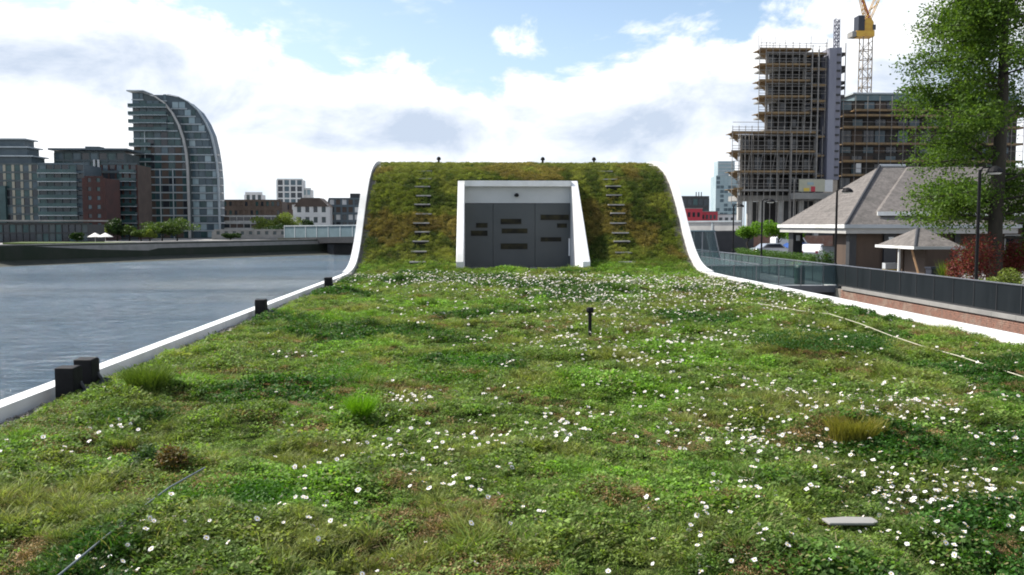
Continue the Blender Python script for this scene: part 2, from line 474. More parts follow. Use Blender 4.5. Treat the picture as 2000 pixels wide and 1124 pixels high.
# ---- glass balustrade on the quay
ba = empty('glass_balustrade', (XPW + .12, 0, ZP + .02)); tag(ba, 'long dark glass balustrade with grey rail along the promenade', 'balustrade')
yy = 20.0
while yy < 96:
    far = yy > 47
    pbox('glass_panel', ba, M['glassB'] if far else M['glassA'], -.012, .012, yy + .015, yy + 1.485, .06, 1.04)
    if far or True:
        pbox('post', ba, M['darksteel'], -.03, .03, yy - .018, yy + .012, 0, 1.04)
    yy += 1.5
MB().box(-.045, .045, 18, 96, 1.042, 1.10).build('handrail', M['rail'], ba, bevel=.015)
MB().box(-.06, .06, 18, 46.5, .0, .055).build('base_channel', M['darksteel'], ba)

# ---- walkway deck joining the promenade and the building
wk = MB().box(XR + .4, XPW + .35, 46.6, 66, ZP - .35, ZP - .004).build('walkway', M['deck']); wk['kind'] = 'structure'
wb = empty('walkway_balustrade', (XR + 1, 46.75, ZP)); tag(wb, 'clear glass balustrade on the near edge of the grey walkway', 'balustrade')
x = 0
while x < 9.8:
    pbox('glass_panel', wb, M['glassB'], x + .02, x + 1.18, -.01, .01, .04, 1.04); pbox('post', wb, M['rail'], x - .02, x + .02, -.03, .03, 0, 1.06); x += 1.2
MB().box(-.02, x, -.03, .03, 1.062, 1.10).build('handrail', M['rail'], wb)
# inner balustrade on the walkway, seen behind the first
wc = empty('inner_balustrade', (XR + 8.2, 50, ZP)); tag(wc, 'second glass screen standing along the middle of the walkway', 'balustrade')
y = 0
while y < 13:
    pbox('glass_panel', wc, M['glassB'], -.01, .01, y + .02, y + 1.18, .04, .94); pbox('post', wc, M['rail'], -.02, .02, y - .02, y + .02, 0, .96); y += 1.2
MB().box(-.03, .03, -.02, y, .962, 1.0).build('handrail', M['rail'], wc)
for k, (px, py, ww) in enumerate(((1465, 531, 1.6), (1535, 541, 1.3), (1500, 556, 1.0), (1632, 557, 1.2))):
    p = atz(px, py, ZP)
    o = MB().box(-ww / 2, ww / 2, -.35, .35, .0, .02).build('pale_deck_panel', M['white'], loc=(p.x, p.y, ZP))  # thin pale panel laid on the walkway floor
    tag(o, ['pale panel in the walkway floor nearest the glass entrance', 'pale panel in the middle of the walkway floor', 'pale panel at the near edge of the walkway left of the green bin', 'pale panel in the walkway beside the start of the brick wall'][k], 'floor panel', 'pale panels in the walkway floor')
p = atz(1612, 572, ZP)
gbn = empty('litter_bin', (17.6, 47.9, ZP)); tag(gbn, 'green litter bin behind the walkway glass', 'bin')
MB().lathe([(.24, 0), (.27, .05), (.28, .8), (.25, .82)], n=14).build('body', M['greenbin'], gbn, smooth=False)
MB().lathe([(.30, .84), (.30, .9), (.2, 1.05), (.05, 1.1)], n=14).build('lid', M['greenbin'], gbn)
# glass entrance lobby with a slanting side
X1 = at(1411, 520, 64).x; X0 = X1 - 4.2
gl = empty('glass_entrance', (X1, 64, ZP)); tag(gl, 'small glass entrance lobby with slanting frame beside the white curve', 'lobby')
topz = at(1395, 453, 64).z - ZP
for xx, tx in ((0, -.62), (-1.5, -1.5), (-3.0, -3.0)):
    mb = MB(); mb.tube([(xx, 0, 0), (tx, 0, topz)], .05, 6); mb.tube([(xx, 2.4, 0), (tx, 2.4, topz)], .05, 6); mb.build('frame_post', M['rail'], gl)
for x0_, x1_, t0_, t1_ in ((-1.45, -.05, -1.45, -.66), (-2.95, -1.55, -2.95, -1.55), (-4.2, -3.05, -4.2, -3.05)):
    MB().add([(x0_, 0, .05), (x1_, 0, .05), (t1_, 0, topz - .05), (t0_, 0, topz - .05)], [(0, 1, 2, 3)]).build('glass_pane', M['glassB'], gl)
MB().add([(0, .05, .05), (0, 2.35, .05), (-.62, 2.35, topz), (-.62, .05, topz)], [(0, 1, 2, 3)]).build('glass_pane', M['glassB'], gl)
MB().box(-4.2, -.55, -.06, 2.46, topz, topz + .09).build('top_rail', M['tealpaint'], gl)
MB().box(-4.2, -.3, -.03, .03, 1.25, 1.31).build('middle_rail', M['rail'], gl)

# ------------------------------------------------------------------ green roof building
prof = [(-8, 0), (28.3, 0), (30.3, .02), (31.4, .16), (32.3, .5), (33.2, 1.12), (34.7, 2.5), (35.6, 3.2), (36.4, 3.66), (37.6, 4.08), (39, 4.32), (41, 4.42), (46, 4.42), (49, 4.0), (52, 3.0)]
_py = np.arange(-8, 52.01, .05); _pz = np.interp(_py, [p[0] for p in prof], [p[1] for p in prof])
_pz = np.convolve(np.pad(_pz, 12, mode='edge'), np.ones(25) / 25, 'valid')
def zp(y): return np.interp(y, _py, _pz)

mounds = []
for px, py, r, hh in ((1665, 845, .33, .20), (1545, 690, .9, .12), (1235, 665, .45, .10), (320, 925, .25, .10), (290, 775, .5, .12), (1210, 568, .7, .15), (1620, 700, .8, .12), (900, 720, 1.3, .07), (450, 1010, .8, .10), (1250, 960, 1.0, .06), (820, 940, .9, .05), (520, 820, .5, .10), (1380, 1040, .35, .08), (700, 830, .2, .05), (1075, 760, .5, .07), (1500, 1110, .5, .06), (250, 640, .4, .05), (1060, 545, .7, .08), (960, 548, .5, .1)):
    p = atz(px, py, .05); mounds.append((p.x, p.y, r, hh))


def lawn_h(x, y):
    h_ = (fbm(x, y, .9, 5, 3) - .5) * .20 + (fbm(x, y, 2.6, 9, 3) - .5) * .18
    for mx, my, r, hh in mounds: h_ = h_ + hh * np.exp(-((x - mx) ** 2 + (y - my) ** 2) / (r * r))
    edge = np.clip(np.minimum(x - XL - .2, XR - .2 - x) / .8, 0, 1)
    return h_ * edge * np.clip((34 - y) / 4, 0.5, 1) + .02


DX0, DX1, DY0, DY1 = -.42, 3.78, 31.25, 35.3       # door recess
gx = np.arange(XL + .30, XR - .29, .1); gy = np.concatenate([np.arange(0, 12, .08), np.arange(12, 52, .15)])
XX, YY = np.meshgrid(gx, gy)
ZZ = zp(YY) + lawn_h(XX, YY)
nx, ny = len(gx), len(gy)
idx = np.arange(nx * ny).reshape(ny, nx)
q4 = np.stack([idx[:-1, :-1], idx[:-1, 1:], idx[1:, 1:], idx[1:, :-1]], -1).reshape(-1, 4)
cx = (XX[:-1, :-1] + .05).ravel(); cy = (YY[:-1, :-1] + .05).ravel()
keep = ~((cx > DX0 - .1) & (cx < DX1 + .1) & (cy > DY0 + .05) & (cy < DY1 + .2))
me = np_mesh('roof_lawn', np.stack([XX, YY, ZZ], -1).reshape(-1, 3), q4[keep], M['soil'])
me.polygons.foreach_set('use_smooth', [True] * len(me.polygons))
o = bpy.data.objects.new('roof_lawn', me); COL.objects.link(o); o['kind'] = 'structure'
# gravel beds
mb = MB()
for a, b_ in ((XL + .05, XL + .36), (XR - .36, XR - .05)):
    ys = list(np.arange(0, 51, .3)); n = len(ys)
    mb.add([(a, y, float(zp(y)) - .035) for y in ys] + [(b_, y, float(zp(y)) - .03) for y in ys], [(i, n + i, n + i + 1, i + 1) for i in range(n - 1)])
tag(mb.build('gravel_margin', M['gravelbase']), kind='structure')

gr = empty('green_roof_building', (1.8, 20, ZW)); tag(gr, 'low building with white edged grass roof curving up into a planted mound', 'building')
def sweep(x0, x1, za, zb, name, m_, ya, yb):
    ys = list(np.linspace(ya, yb, 4 if yb < 27 else 16)); mb = MB(); n = len(ys)
    top = []; bot = []
    for y in ys:
        s_ = float(zp(y + .05) - zp(y - .05)) / .1; L = math.hypot(1, s_); ny_, nz_ = -s_ / L, 1 / L
        top.append((y + ny_ * zb, float(zp(y)) + nz_ * zb)); bot.append((y + ny_ * za, float(zp(y)) + nz_ * za))
    V = [(x0, *a) for a in bot] + [(x0, *a) for a in top] + [(x1, *a) for a in top] + [(x1, *a) for a in bot]
    Fc = []
    for i in range(n - 1):
        for k in range(4):
            a = k * n; c = ((k + 1) % 4) * n
            Fc.append((a + i, c + i, c + i + 1, a + i + 1))
    Fc += [(0, n, 2 * n, 3 * n), (4 * n - 1, 3 * n - 1, 2 * n - 1, n - 1)]
    V = [(v[0] - 1.8, v[1] - 20, v[2] - ZW) for v in V]
    mb.add(V, Fc); return mb.build(name, m_, gr, bevel=0)
for y_a in np.arange(-6, 50.8, 3.0):
    for x_a, x_b in ((XL - .13, XL + .05), (XR - .05, XR + .15)):
        if y_a > 29: x_a, x_b = (x_a - .07, x_b) if x_a < 0 else (x_a, x_b + .07)
        sweep(x_a, x_b, -.5, .13 if y_a > 29 else .10, 'white_capping', M['white'], float(y_a), float(min(y_a + 2.985, 50.9)))
def side(x0, x1):
    ys = [float(v) for v in np.arange(-6, 50.5, .5)]
    poly = [(ys[0] - 20, 0)] + [(y - 20, float(zp(y)) - .62 - ZW) for y in ys] + [(ys[-1] - 20, 0)]
    MB().prism_x(poly, x0 - 1.8, x1 - 1.8).build('side_wall', M['darksteel'], gr)
side(XL - .1, XL + .1); side(XR - .1, XR + .1)
MB().box(XL + .12 - 1.8, XR - .12 - 1.8, 32, 32.3, 0, 3.5 - ZW).build('rear_wall', M['concrete'], gr)
# door recess, frame
OF = Vector((-1.8, -20, -ZW))
def G_(name, m_, x0, x1, y0, y1, z0, z1, par=gr, bevel=0):
    return MB().box(x0 + OF.x, x1 + OF.x, y0 + OF.y, y1 + OF.y, z0 + OF.z, z1 + OF.z).build(name, m_, par, bevel=bevel)
ck = [(31.15, -.1), (31.15, .42), (35.2, 3.42), (35.95, 3.42), (35.95, -.1)]
fr = None
for a, b_ in ((-.66, -.40), (3.76, 4.02)):
    MB().prism_x([(y + OF.y, z + OF.z) for y, z in ck], a + OF.x, b_ + OF.x).build('frame_cheek', M['white'], gr, bevel=.015)
G_('frame_head', M['white'], -.398, 3.758, 35.0, 35.93, 3.20, 3.418, bevel=.01)
G_('threshold', M['white'], -.398, 3.758, 31.16, 31.5, -.1, .13, bevel=.01)
G_('recess_floor', M['concrete'], -.398, 3.758, 31.502, 35.4, -.1, .04)
G_('lintel_panel', M['lintel'], -.398, 3.758, 35.30, 35.4, 2.56, 3.198)
DZ0, DZ1 = .045, 2.54
def dX(px): return at(px, 450, 35.3).x
xs = [-.396, dX(963), dX(1045), 3.756]
doors = []
for i in range(3):
    doors.append(G_('door_panel', M['door'], xs[i] + .006, xs[i + 1] - .006, 35.30, 35.37, DZ0, DZ1, bevel=.006))
G_('door_backing', M['black'], -.39, 3.75, 35.375, 35.395, .04, 2.555)
for (x0_, x1_, y0_, y1_, k) in ((930, 952, 436, 445, 0), (920, 952, 451, 461, 0), (978, 1018, 428, 438, 1), (980, 1030, 447, 456, 1), (978, 1030, 476, 487, 1), (1056, 1111, 420, 430, 2), (1088, 1107, 437, 445, 2), (1056, 1096, 464, 472, 2)):
    a = at(x0_, y1_, 35.3); c = at(x1_, y0_, 35.3)
    w_ = G_('slot_window', M['darksteel'], a.x - .012, c.x + .012, 35.285, 35.299, a.z - .012, c.z + .012, doors[k])
    G_('pane', M['slot'], a.x, c.x, 35.280, 35.284, a.z, c.z, w_)
a = at(1119, 500, 35.25); c = at(1124, 466, 35.25)
G_('door_handle', M['white'], min(a.x, 3.68), min(c.x, 3.74), 35.2, 35.26, a.z, c.z, doors[2])
p = at(1009, 382, 35.25)
hl = MB().lathe([(.05, -.06), (.085, -.02), (.085, .03), (.04, .08)], (0, 0, 0), 12)
o = hl.build('floodlight', M['black'], gr); o.location = (p.x + OF.x, 35.2 + OF.y, p.z + OF.z)
# steps up the slope
for X_ in (-2.0, 5.45):
    for k in range(11):
        z = .35 + k * .355
        y = float(np.interp(z, _pz[:940], _py[:940]))
        wv = random.uniform(-.05, .05); z += random.uniform(-.03, .03)
        s_ = G_('step', M['steplip'], X_ - .26 + wv - random.uniform(0, .08), X_ + .26 + wv + random.uniform(0, .06), y - random.uniform(.16, .22), y + .12, z - .0, z + .045)
        G_('step_recess_shade', M['black'], X_ - .28 + wv, X_ + .28 + wv, y - .14, y - .02, z - .13, z - .003, s_)  # black block painting in the shade of the recess below the step

# posts on the crest of the mound
for k, (px, lab) in enumerate(((857, 'small dark post on the mound crest above the left steps'), (1060, 'small dark post on the mound crest above the door'), (1160, 'small dark post on the mound crest beside the right steps'))):
    Yc = 40.2; p = at(px, 320, Yc); z = float(zp(Yc))
    r_ = empty('crest_post', (p.x, Yc, z)); tag(r_, lab, 'post', 'small posts along the mound crest')
    MB().lathe([(.05, -.05), (.045, .22), (.02, .24)], n=8).build('stem', M['black'], r_)
    MB().lathe([(.085, .2), (.1, .24), (.07, .32), (.02, .35)], n=10).build('cap', M['black'], r_)

# edge posts on the left parapet
def edge_post(px, py, label, fallen):
    p = atz(px, py, -.03); r_ = empty('edge_post', (p.x, p.y, -.03), R(-4)); tag(r_, label, 'post', 'black metal posts clamped to the left roof edge')
    MB().prism_x([(-.09, 0), (.09, 0), (.09, .34), (.05, .36), (-.09, .35)], -.10, .09).build('box_post', M['black'], r_, bevel=.012)
    MB().box(.092, .2, -.07, .07, .0, .1).build('bracket', M['black'], r_, bevel=.01)
    mb = MB(); mb.tube([(.13, 0, .07), (.20, -.02, .085), (.23, -.02, .08)], [.05, .075, .07], 12); mb.build('swivel_foot', M['darksteel'], r_)
    MB().tube([(.14, .05, .1), (.02, .05, .28)], .018, 6).build('brace', M['darksteel'], r_)
    return r_
edge_post(137, 786, 'nearest black metal post clamped to the white left edge', 1)
edge_post(172, 766, 'black metal post right behind the nearest one on the left edge', 1)
edge_post(511, 622, 'black metal post standing alone halfway along the left edge', 0)
edge_post(642, 568, 'far black metal post where the left edge starts to curve up', 0)

# lawn post
p = atz(1152, 668, 0)
r_ = empty('lawn_post', (p.x, p.y, float(lawn_h(np.array(p.x), np.array(p.y))))); tag(r_, 'thin black post with flat cap standing alone in the lawn', 'post')
MB().lathe([(.026, 0), (.026, .42), (.02, .43)], n=10).build('stem', M['black'], r_)
MB().lathe([(.045, .40), (.055, .43), (.05, .47), (.03, .48)], n=12).build('cap', M['black'], r_)
MB().lathe([(.09, -.02), (.07, .04), (.03, .06)], n=10).build('foot', M['black'], r_)
p = at(1033, 540, 29.5)
o = MB().lathe([(.02, 0), (.018, .25), (.03, .27), (.02, .3)], n=8).build('marker_stake', M['black'], loc=(p.x, 29.5, float(zp(29.5)) + .02)); tag(o, 'tiny dark stake in the grass in front of the door', 'stake')

# cables across the lawn
pts = [(px, py) for px, py in ((1452, 590), (1500, 597), (1560, 606), (1620, 613), (1680, 634), (1740, 655), (1800, 675), (1870, 697), (1940, 717), (2000, 735), (2080, 762))]
P = [atz(x, y, .12) for x, y in pts]
mb = MB(); mb.tube([(p.x, p.y, .12 + .012 * math.sin(i * 2)) for i, p in enumerate(P)], .0055, 6)
tag(mb.build('rope', M['rope']), 'pale rope lying along the right side of the lawn', 'rope')
P = [atz(x, y, .17) for x, y in ((60, 1165), (115, 1124), (190, 1062), (260, 1005), (330, 953), (400, 905))]
mb = MB(); mb.tube([(p.x, p.y, .17 - (.03 if i == 5 else 0)) for i, p in enumerate(P)], .0055, 6)
tag(mb.build('cable', M['wire']), 'thin grey cable running over the lawn at bottom left', 'cable')
# pale slab in the grass
p = atz(1665, 1010, .07); zz = float(lawn_h(np.array(p.x), np.array(p.y)))
o = MB().prism_z([(-.15, -.05), (.10, -.06), (.14, -.03), (.13, .045), (-.02, .06), (-.16, .04)], 0, .016).build('stone_slab', M['concrete'], loc=(p.x, p.y, zz + .045), bevel=.006)
tag(o, 'flat pale stone slab lying in the grass at lower right', 'stone')

# ------------------------------------------------------------------ vegetation sources
NSRC = bpy.data.collections.new('plant_sources')


def blade_clump(name, n, rad, h0, h1, wid, lean, seed, m_, seg=3):
    rs = np.random.RandomState(seed); V = []; Fc = []; vv = []
    for i in range(n):
        a = rs.uniform(0, 2 * math.pi); r = rad * math.sqrt(rs.uniform()); bx, by = r * math.cos(a), r * math.sin(a)
        la = a + rs.normal(0, .9); ln = lean * rs.uniform(.2, 1.3); hh = rs.uniform(h0, h1); w = wid * rs.uniform(.6, 1.2)
        d = np.array([math.cos(la), math.sin(la)]); s = np.array([-d[1], d[0]]); ta = rs.uniform(0, math.pi); s = np.array([math.cos(ta), math.sin(ta)])
        b0 = len(V)
        for k in range(seg):
            t_ = k / seg; o_ = ln * hh * t_ ** 1.8; z = hh * (t_ - .25 * lean * t_ * t_); wk = w * (1 - .35 * t_) / 2
            c = np.array([bx, by]) + d * o_
            V.append((*(c - s * wk), z)); V.append((*(c + s * wk), z))
        c = np.array([bx, by]) + d * ln * hh; V.append((*c, hh * (1 - .25 * lean)))
        v = rs.uniform()
        for k in range(seg - 1):
            q_ = b0 + 2 * k; Fc += [(q_, q_ + 1, q_ + 3), (q_, q_ + 3, q_ + 2)]; vv += [v, v]
        q_ = b0 + 2 * (seg - 1); Fc.append((q_, q_ + 1, q_ + 2)); vv.append(v)
    me = np_mesh(name, np.array(V), np.array(Fc), m_, {'v': ('FACE', np.array(vv))})
    o = bpy.data.objects.new(name, me); NSRC.objects.link(o); return o


def leaf_clump(name, n, rad, h, size, seed, m_, up=.5):
    rs = np.random.RandomState(seed)
    a = rs.uniform(0, 2 * math.pi, n); r = rad * np.sqrt(rs.uniform(size=n)); z = h * rs.uniform(.25, 1, n) * np.sqrt(np.clip(1 - (r / rad) ** 2 * .8, 0, 1))
    C = np.stack([r * np.cos(a), r * np.sin(a), z], -1)
    me = leaf_cards(name, C, size, rs, m_, up)
    o = bpy.data.objects.new(name, me); NSRC.objects.link(o); return o


def leaf_cards(name, C, size, rs, m_, up=.3, aspect=.55):
    n = len(C)
    nrm = rs.normal(size=(n, 3)); nrm[:, 2] = np.abs(nrm[:, 2]) + up; nrm /= np.linalg.norm(nrm, axis=1)[:, None]
    a = np.cross(nrm, rs.normal(size=(n, 3))); a /= np.linalg.norm(a, axis=1)[:, None]; b = np.cross(nrm, a)
    s = size * rs.uniform(.6, 1.3, n)[:, None]
    V = np.stack([C - a * s, C - b * s * aspect, C + a * s, C + b * s * aspect], 1).reshape(-1, 3)
    Fq = np.arange(4 * n).reshape(n, 4)
    return np_mesh(name, V, Fq, m_, {'v': ('FACE', rs.uniform(size=n))})


_gn = {}
def scatter(name, P, rot, scl, ix, tint, objs, label=None):
    """one object: plants instanced on explicit points"""
    n = len(P)
    me = bpy.data.meshes.new(name); me.vertices.add(n); me.vertices.foreach_set('co', P.astype(np.float32).ravel())
    a = me.attributes.new('rot', 'FLOAT_VECTOR', 'POINT'); a.data.foreach_set('vector', rot.astype(np.float32).ravel())
    a = me.attributes.new('scl', 'FLOAT', 'POINT'); a.data.foreach_set('value', scl.astype(np.float32))
    a = me.attributes.new('ix', 'INT', 'POINT'); a.data.foreach_set('value', ix.astype(np.int32))
    a = me.attributes.new('tint', 'FLOAT_COLOR', 'POINT'); a.data.foreach_set('color', np.concatenate([tint, np.ones((n, 1))], 1).astype(np.float32).ravel())
    ng = bpy.data.node_groups.new(name + '_nodes', 'GeometryNodeTree')
    ng.interface.new_socket('Geometry', in_out='INPUT', socket_type='NodeSocketGeometry'); ng.interface.new_socket('Geometry', in_out='OUTPUT', socket_type='NodeSocketGeometry')
    N, L = ng.nodes, ng.links
    gi = N.new('NodeGroupInput'); go = N.new('NodeGroupOutput')
    def attr(nm, dt):
        x_ = N.new('GeometryNodeInputNamedAttribute'); x_.data_type = dt; x_.inputs['Name'].default_value = nm; return x_.outputs['Attribute']
    jn = N.new('GeometryNodeJoinGeometry')
    for k, ob in enumerate(objs):
        oi = N.new('GeometryNodeObjectInfo'); oi.inputs['Object'].default_value = ob; oi.inputs['As Instance'].default_value = True
        cmp_ = N.new('FunctionNodeCompare'); cmp_.data_type = 'INT'; cmp_.operation = 'EQUAL'
        L.new(attr('ix', 'INT'), [s for s in cmp_.inputs if s.type == 'INT'][0]); [s for s in cmp_.inputs if s.type == 'INT'][1].default_value = k
        ip = N.new('GeometryNodeInstanceOnPoints')
        L.new(gi.outputs[0], ip.inputs['Points']); L.new(cmp_.outputs[0], ip.inputs['Selection']); L.new(oi.outputs['Geometry'], ip.inputs['Instance'])
        L.new(attr('rot', 'FLOAT_VECTOR'), ip.inputs['Rotation']); L.new(attr('scl', 'FLOAT'), ip.inputs['Scale'])
        L.new(ip.outputs[0], jn.inputs[0])
    L.new(jn.outputs[0], go.inputs[0])
    o = bpy.data.objects.new(name, me); COL.objects.link(o)
    md = o.modifiers.new('scatter', 'NODES'); md.node_group = ng
    return o


SRC = [
    blade_clump('fine_grass_clump', 60, .06, .02, .06, .0050, 1.1, 1, M['blade']),
    blade_clump('fine_grass_clump_b', 50, .06, .02, .055, .0056, 1.4, 2, M['blade']),
    blade_clump('long_grass_clump', 50, .035, .05, .10, .0052, .9, 3, M['blade']),
    leaf_clump('clover_clump', 120, .08, .055, .010, 4, M['blade'], 1.2),
    leaf_clump('sedum_clump', 110, .075, .035, .0055, 5, M['sedum'], .6),
    blade_clump('dry_grass_clump', 26, .06, .04, .085, .0026, 1.1, 6, M['sedum']),
    leaf_clump('leafy_clump', 90, .07, .07, .012, 7, M['blade'], .9),
]


def pick_tints(x, y):
    n = len(x)
    a = fbm(x, y, .75, 21, 4); b = fbm(x, y, 1.6, 33, 3); c = fbm(x, y, .5, 47, 3)
    ix = RS.randint(0, 2, n)
    rnd = RS.uniform(size=n)
    green = np.array([.130, .205, .038]); bright = np.array([.140, .265, .028]); dark = np.array([.030, .100, .012]); olive = np.array([.20, .235, .06]); redd = np.array([.30, .125, .075]); straw = np.array([.24, .20, .11])
    T = np.tile(green, (n, 1))
    def blend(T, c_, w): return T * (1 - w[:, None]) + c_ * w[:, None]
    T = blend(T, olive, np.clip((b - .50) * 6, 0, 1))
    T = blend(T, bright, np.clip((a - .56) * 8, 0, 1))
    T = blend(T, dark, np.clip((c - .53) * 9, 0, .92))
    ix[rnd < .22] = 3; ix[rnd > .84] = 6
    cl = (a > .58) & (rnd < .8); ix[cl] = 3
    cl = (c > .60) & (rnd < .7); ix[cl] = 6
    lg = (b > .60) & (rnd < .45); ix[lg] = 2
    s = fbm(x, y, 2.2, 61, 3); sw = (s > .60) & (rnd > .35); ix[sw] = 4; T[sw] = T[sw] * .35 + redd * .65
    dr = (RS.uniform(size=n) < .06) ; ix[dr] = 5; T[dr] = T[dr] * .4 + straw * .6
    T = T * .93 + T.mean(1, keepdims=True) * .07
    T *= RS.uniform(.55, 1.5, (n, 1)) * 1.12
    return ix, T


# lawn scatter, density falls with distance
def lawn_points(y0, y1, dens):
    n = int((y1 - y0) * (XR - XL - .6) * dens); return RS.uniform(XL + .36, XR - .36, n), RS.uniform(y0, y1, n)
xs_, ys_ = zip(lawn_points(3.2, 6.5, 760), lawn_points(6.5, 11, 480), lawn_points(11, 18, 230), lawn_points(18, 31.6, 120))
x = np.concatenate(xs_); y = np.concatenate(ys_)
kp = fbm(x, y, 1.3, 123, 3) > 0; x, y = x[kp], y[kp]
vis = np.abs(x - .04 * y) < y * .66 + .8
x, y = x[vis], y[vis]
keep = ~((x > DX0 - .25) & (x < DX1 + .25) & (y > DY0 - .15))
x, y = x[keep], y[keep]
ix, T = pick_tints(x, y)
sc_ = np.interp(y, [3, 10, 30], [.85, 1.1, 1.55]) * RS.uniform(.65, 1.3, len(x)) * (0.42 + 1.3 * fbm(x, y, 2.4, 77, 3))
P = np.stack([x, y, zp(y) + lawn_h(x, y) - .01], -1)
rot = np.stack([RS.normal(0, .12, len(x)), RS.normal(0, .12, len(x)), RS.uniform(0, 6.28, len(x))], -1)
o = scatter('lawn_grass', P, rot, sc_, ix, T, SRC); tag(o, 'rough green grass and low herbs covering the flat roof', 'grass', kind='stuff')
print('lawn clumps', len(x))

# mound vegetation on the slope
n = 40000
x = RS.uniform(XL + .2, XR - .2, n); y = np.concatenate([RS.uniform(30.5, 37.5, int(n * .72)), RS.uniform(37.5, 43, n - int(n * .72))])
sl_ = (zp(y + .05) - zp(y - .05)) / .1
acc = RS.uniform(size=n) < np.sqrt(1 + sl_ ** 2) / 2.2
keep = acc & ~((x > DX0 - .3) & (x < DX1 + .3) & (y > DY0 - .1) & (y < DY1 + .75))
for X_ in (-2.0, 5.45): keep &= ~((np.abs(x - X_) < .24) & (RS.uniform(size=n) < .5) & (y < 38))
x, y, sl_ = x[keep], y[keep], sl_[keep]; n = len(x)
a = fbm(x * 1.0, zp(y) * 1.2, 1.0, 91, 4); b = fbm(x, zp(y), 1.9, 95, 3); c = fbm(x, zp(y) + y * .3, .6, 99, 3)
T = np.tile(np.array([.105, .120, .026]), (n, 1))
def bl(T, c_, w): return T * (1 - w[:, None]) + np.array(c_) * w[:, None]
T = bl(T, (.16, .16, .045), np.clip((a - .5) * 6, 0, 1)); T = bl(T, (.035, .055, .014), np.clip((b - .50) * 8, 0, .9)); T = bl(T, (.16, .085, .045), np.clip((c - .60) * 9, 0, .55))
T = bl(T, (.17, .15, .055), np.clip((zp(y) - 3.6) * .9, 0, .4) * (.4 + b * .8)); T = bl(T, (.07, .13, .02), np.clip((.5 - zp(y)) * 3, 0, .8))
T *= RS.uniform(.9, 2.2, (n, 1)) * np.array([1.05, 1.12, .8])
ix = RS.choice([0, 1, 2, 4, 5, 6], n, p=[.14, .18, .24, .20, .04, .20])
rot = np.stack([np.arctan(sl_) * .75 + RS.normal(0, .2, n), RS.normal(0, .2, n), np.zeros(n)], -1)
P = np.stack([x, y, zp(y) + lawn_h(x, y)], -1)
o = scatter('mound_plants', P, rot, RS.uniform(.8, 1.9, n) * np.where(zp(y) > 4.0, .8, 1), ix, T, SRC); tag(o, 'olive and reddish plants covering the steep mound', 'plants', kind='stuff')

# pebbles in the margins
def pebble(seed):
    rs = np.random.RandomState(seed); import bmesh
    bm = bmesh.new(); bmesh.ops.create_icosphere(bm, subdivisions=1, radius=1)
    for v in bm.verts: v.co = Vector((v.co.x * rs.uniform(.8, 1.1), v.co.y * rs.uniform(.6, .9), v.co.z * rs.uniform(.4, .6)))
    me_ = bpy.data.meshes.new('pebble'); bm.to_mesh(me_); bm.free(); me_.materials.append(M['gravel'])
    o_ = bpy.data.objects.new('pebble', me_); NSRC.objects.link(o_); return o_
PB = [pebble(1), pebble(2)]
n = 9000
sd_ = RS.uniform(size=n) < .5
x = np.where(sd_, XL + .06 + RS.uniform(0, .38, n) , XR - .06 - RS.uniform(0, .36, n)); y = 4 + 28 * RS.uniform(size=n) ** 1.3
P = np.stack([x, y, zp(y) - .022], -1)
o = scatter('gravel', P, RS.uniform(0, 6.28, (n, 3)) * np.array([.1, .1, 1]), RS.uniform(.010, .022, n) * (1 + y / 30), RS.randint(0, 2, n), np.ones((n, 3)), PB); tag(o, 'pale pebbles in the margin along the white edges', 'gravel', kind='stuff')

# ---- daisies: clusters where the photograph has them
cl = [(1080, 665, 1.2, 60), (1160, 700, 1.0, 70), (1290, 680, .55, 55), (1320, 715, .6, 60), (1450, 665, .8, 60), (1500, 660, .7, 30), (1240, 760, .8, 50), (1440, 830, .7, 55), (1560, 850, .6, 60), (1490, 870, .5, 40),
      (1790, 820, .7, 90), (1740, 800, .5, 40), (1620, 780, .9, 40), (1900, 770, .7, 30), (1940, 870, .35, 16), (1730, 960, .42, 70), (1840, 960, .5, 60), (1900, 940, .35, 25), (1830, 1020, .35, 30), (1920, 1000, .35, 14), (1960, 1060, .3, 8),
      (1380, 970, .4, 16), (1500, 980, .4, 18), (1460, 1100, .25, 24), (1400, 1060, .3, 8), (1690, 1090, .3, 5), (980, 850, .6, 40), (1060, 850, .4, 20), (720, 915, .35, 22), (650, 880, .5, 14), (760, 780, .5, 30),
      (550, 990, .3, 8), (630, 1050, .25, 12), (790, 1085, .22, 8), (330, 1100, .25, 26), (600, 1000, .3, 6), (1000, 1030, .2, 8), (900, 960, .6, 16), (930, 900, .5, 14), (1150, 880, .6, 14), (1290, 1010, .4, 8),
      (240, 830, .3, 9), (160, 870, .3, 6), (600, 830, .4, 10), (820, 620, 1.2, 50), (500, 700, .9, 18), (1550, 760, .8, 30), (1700, 720, 1.0, 26), (1650, 640, .9, 30), (1640, 870, .3, 10), (1950, 700, .6, 14), (1170, 800, .8, 20), (960, 780, .8, 16), (1600, 660, .8, 24), (40, 905, .2, 4), (15, 1060, .2, 2)]
dx = []; dy = []
for px, py, s, k in cl:
    p = atz(px, py, .08); k = int(k * 1.3)
    ncl = max(2, k // 6); qx = RS.normal(p.x, s * .5, ncl); qy = RS.normal(p.y, s * .5, ncl); ii = RS.randint(0, ncl, k)
    dx.append(qx[ii] + RS.normal(0, .15, k)); dy.append(qy[ii] + RS.normal(0, .17, k))
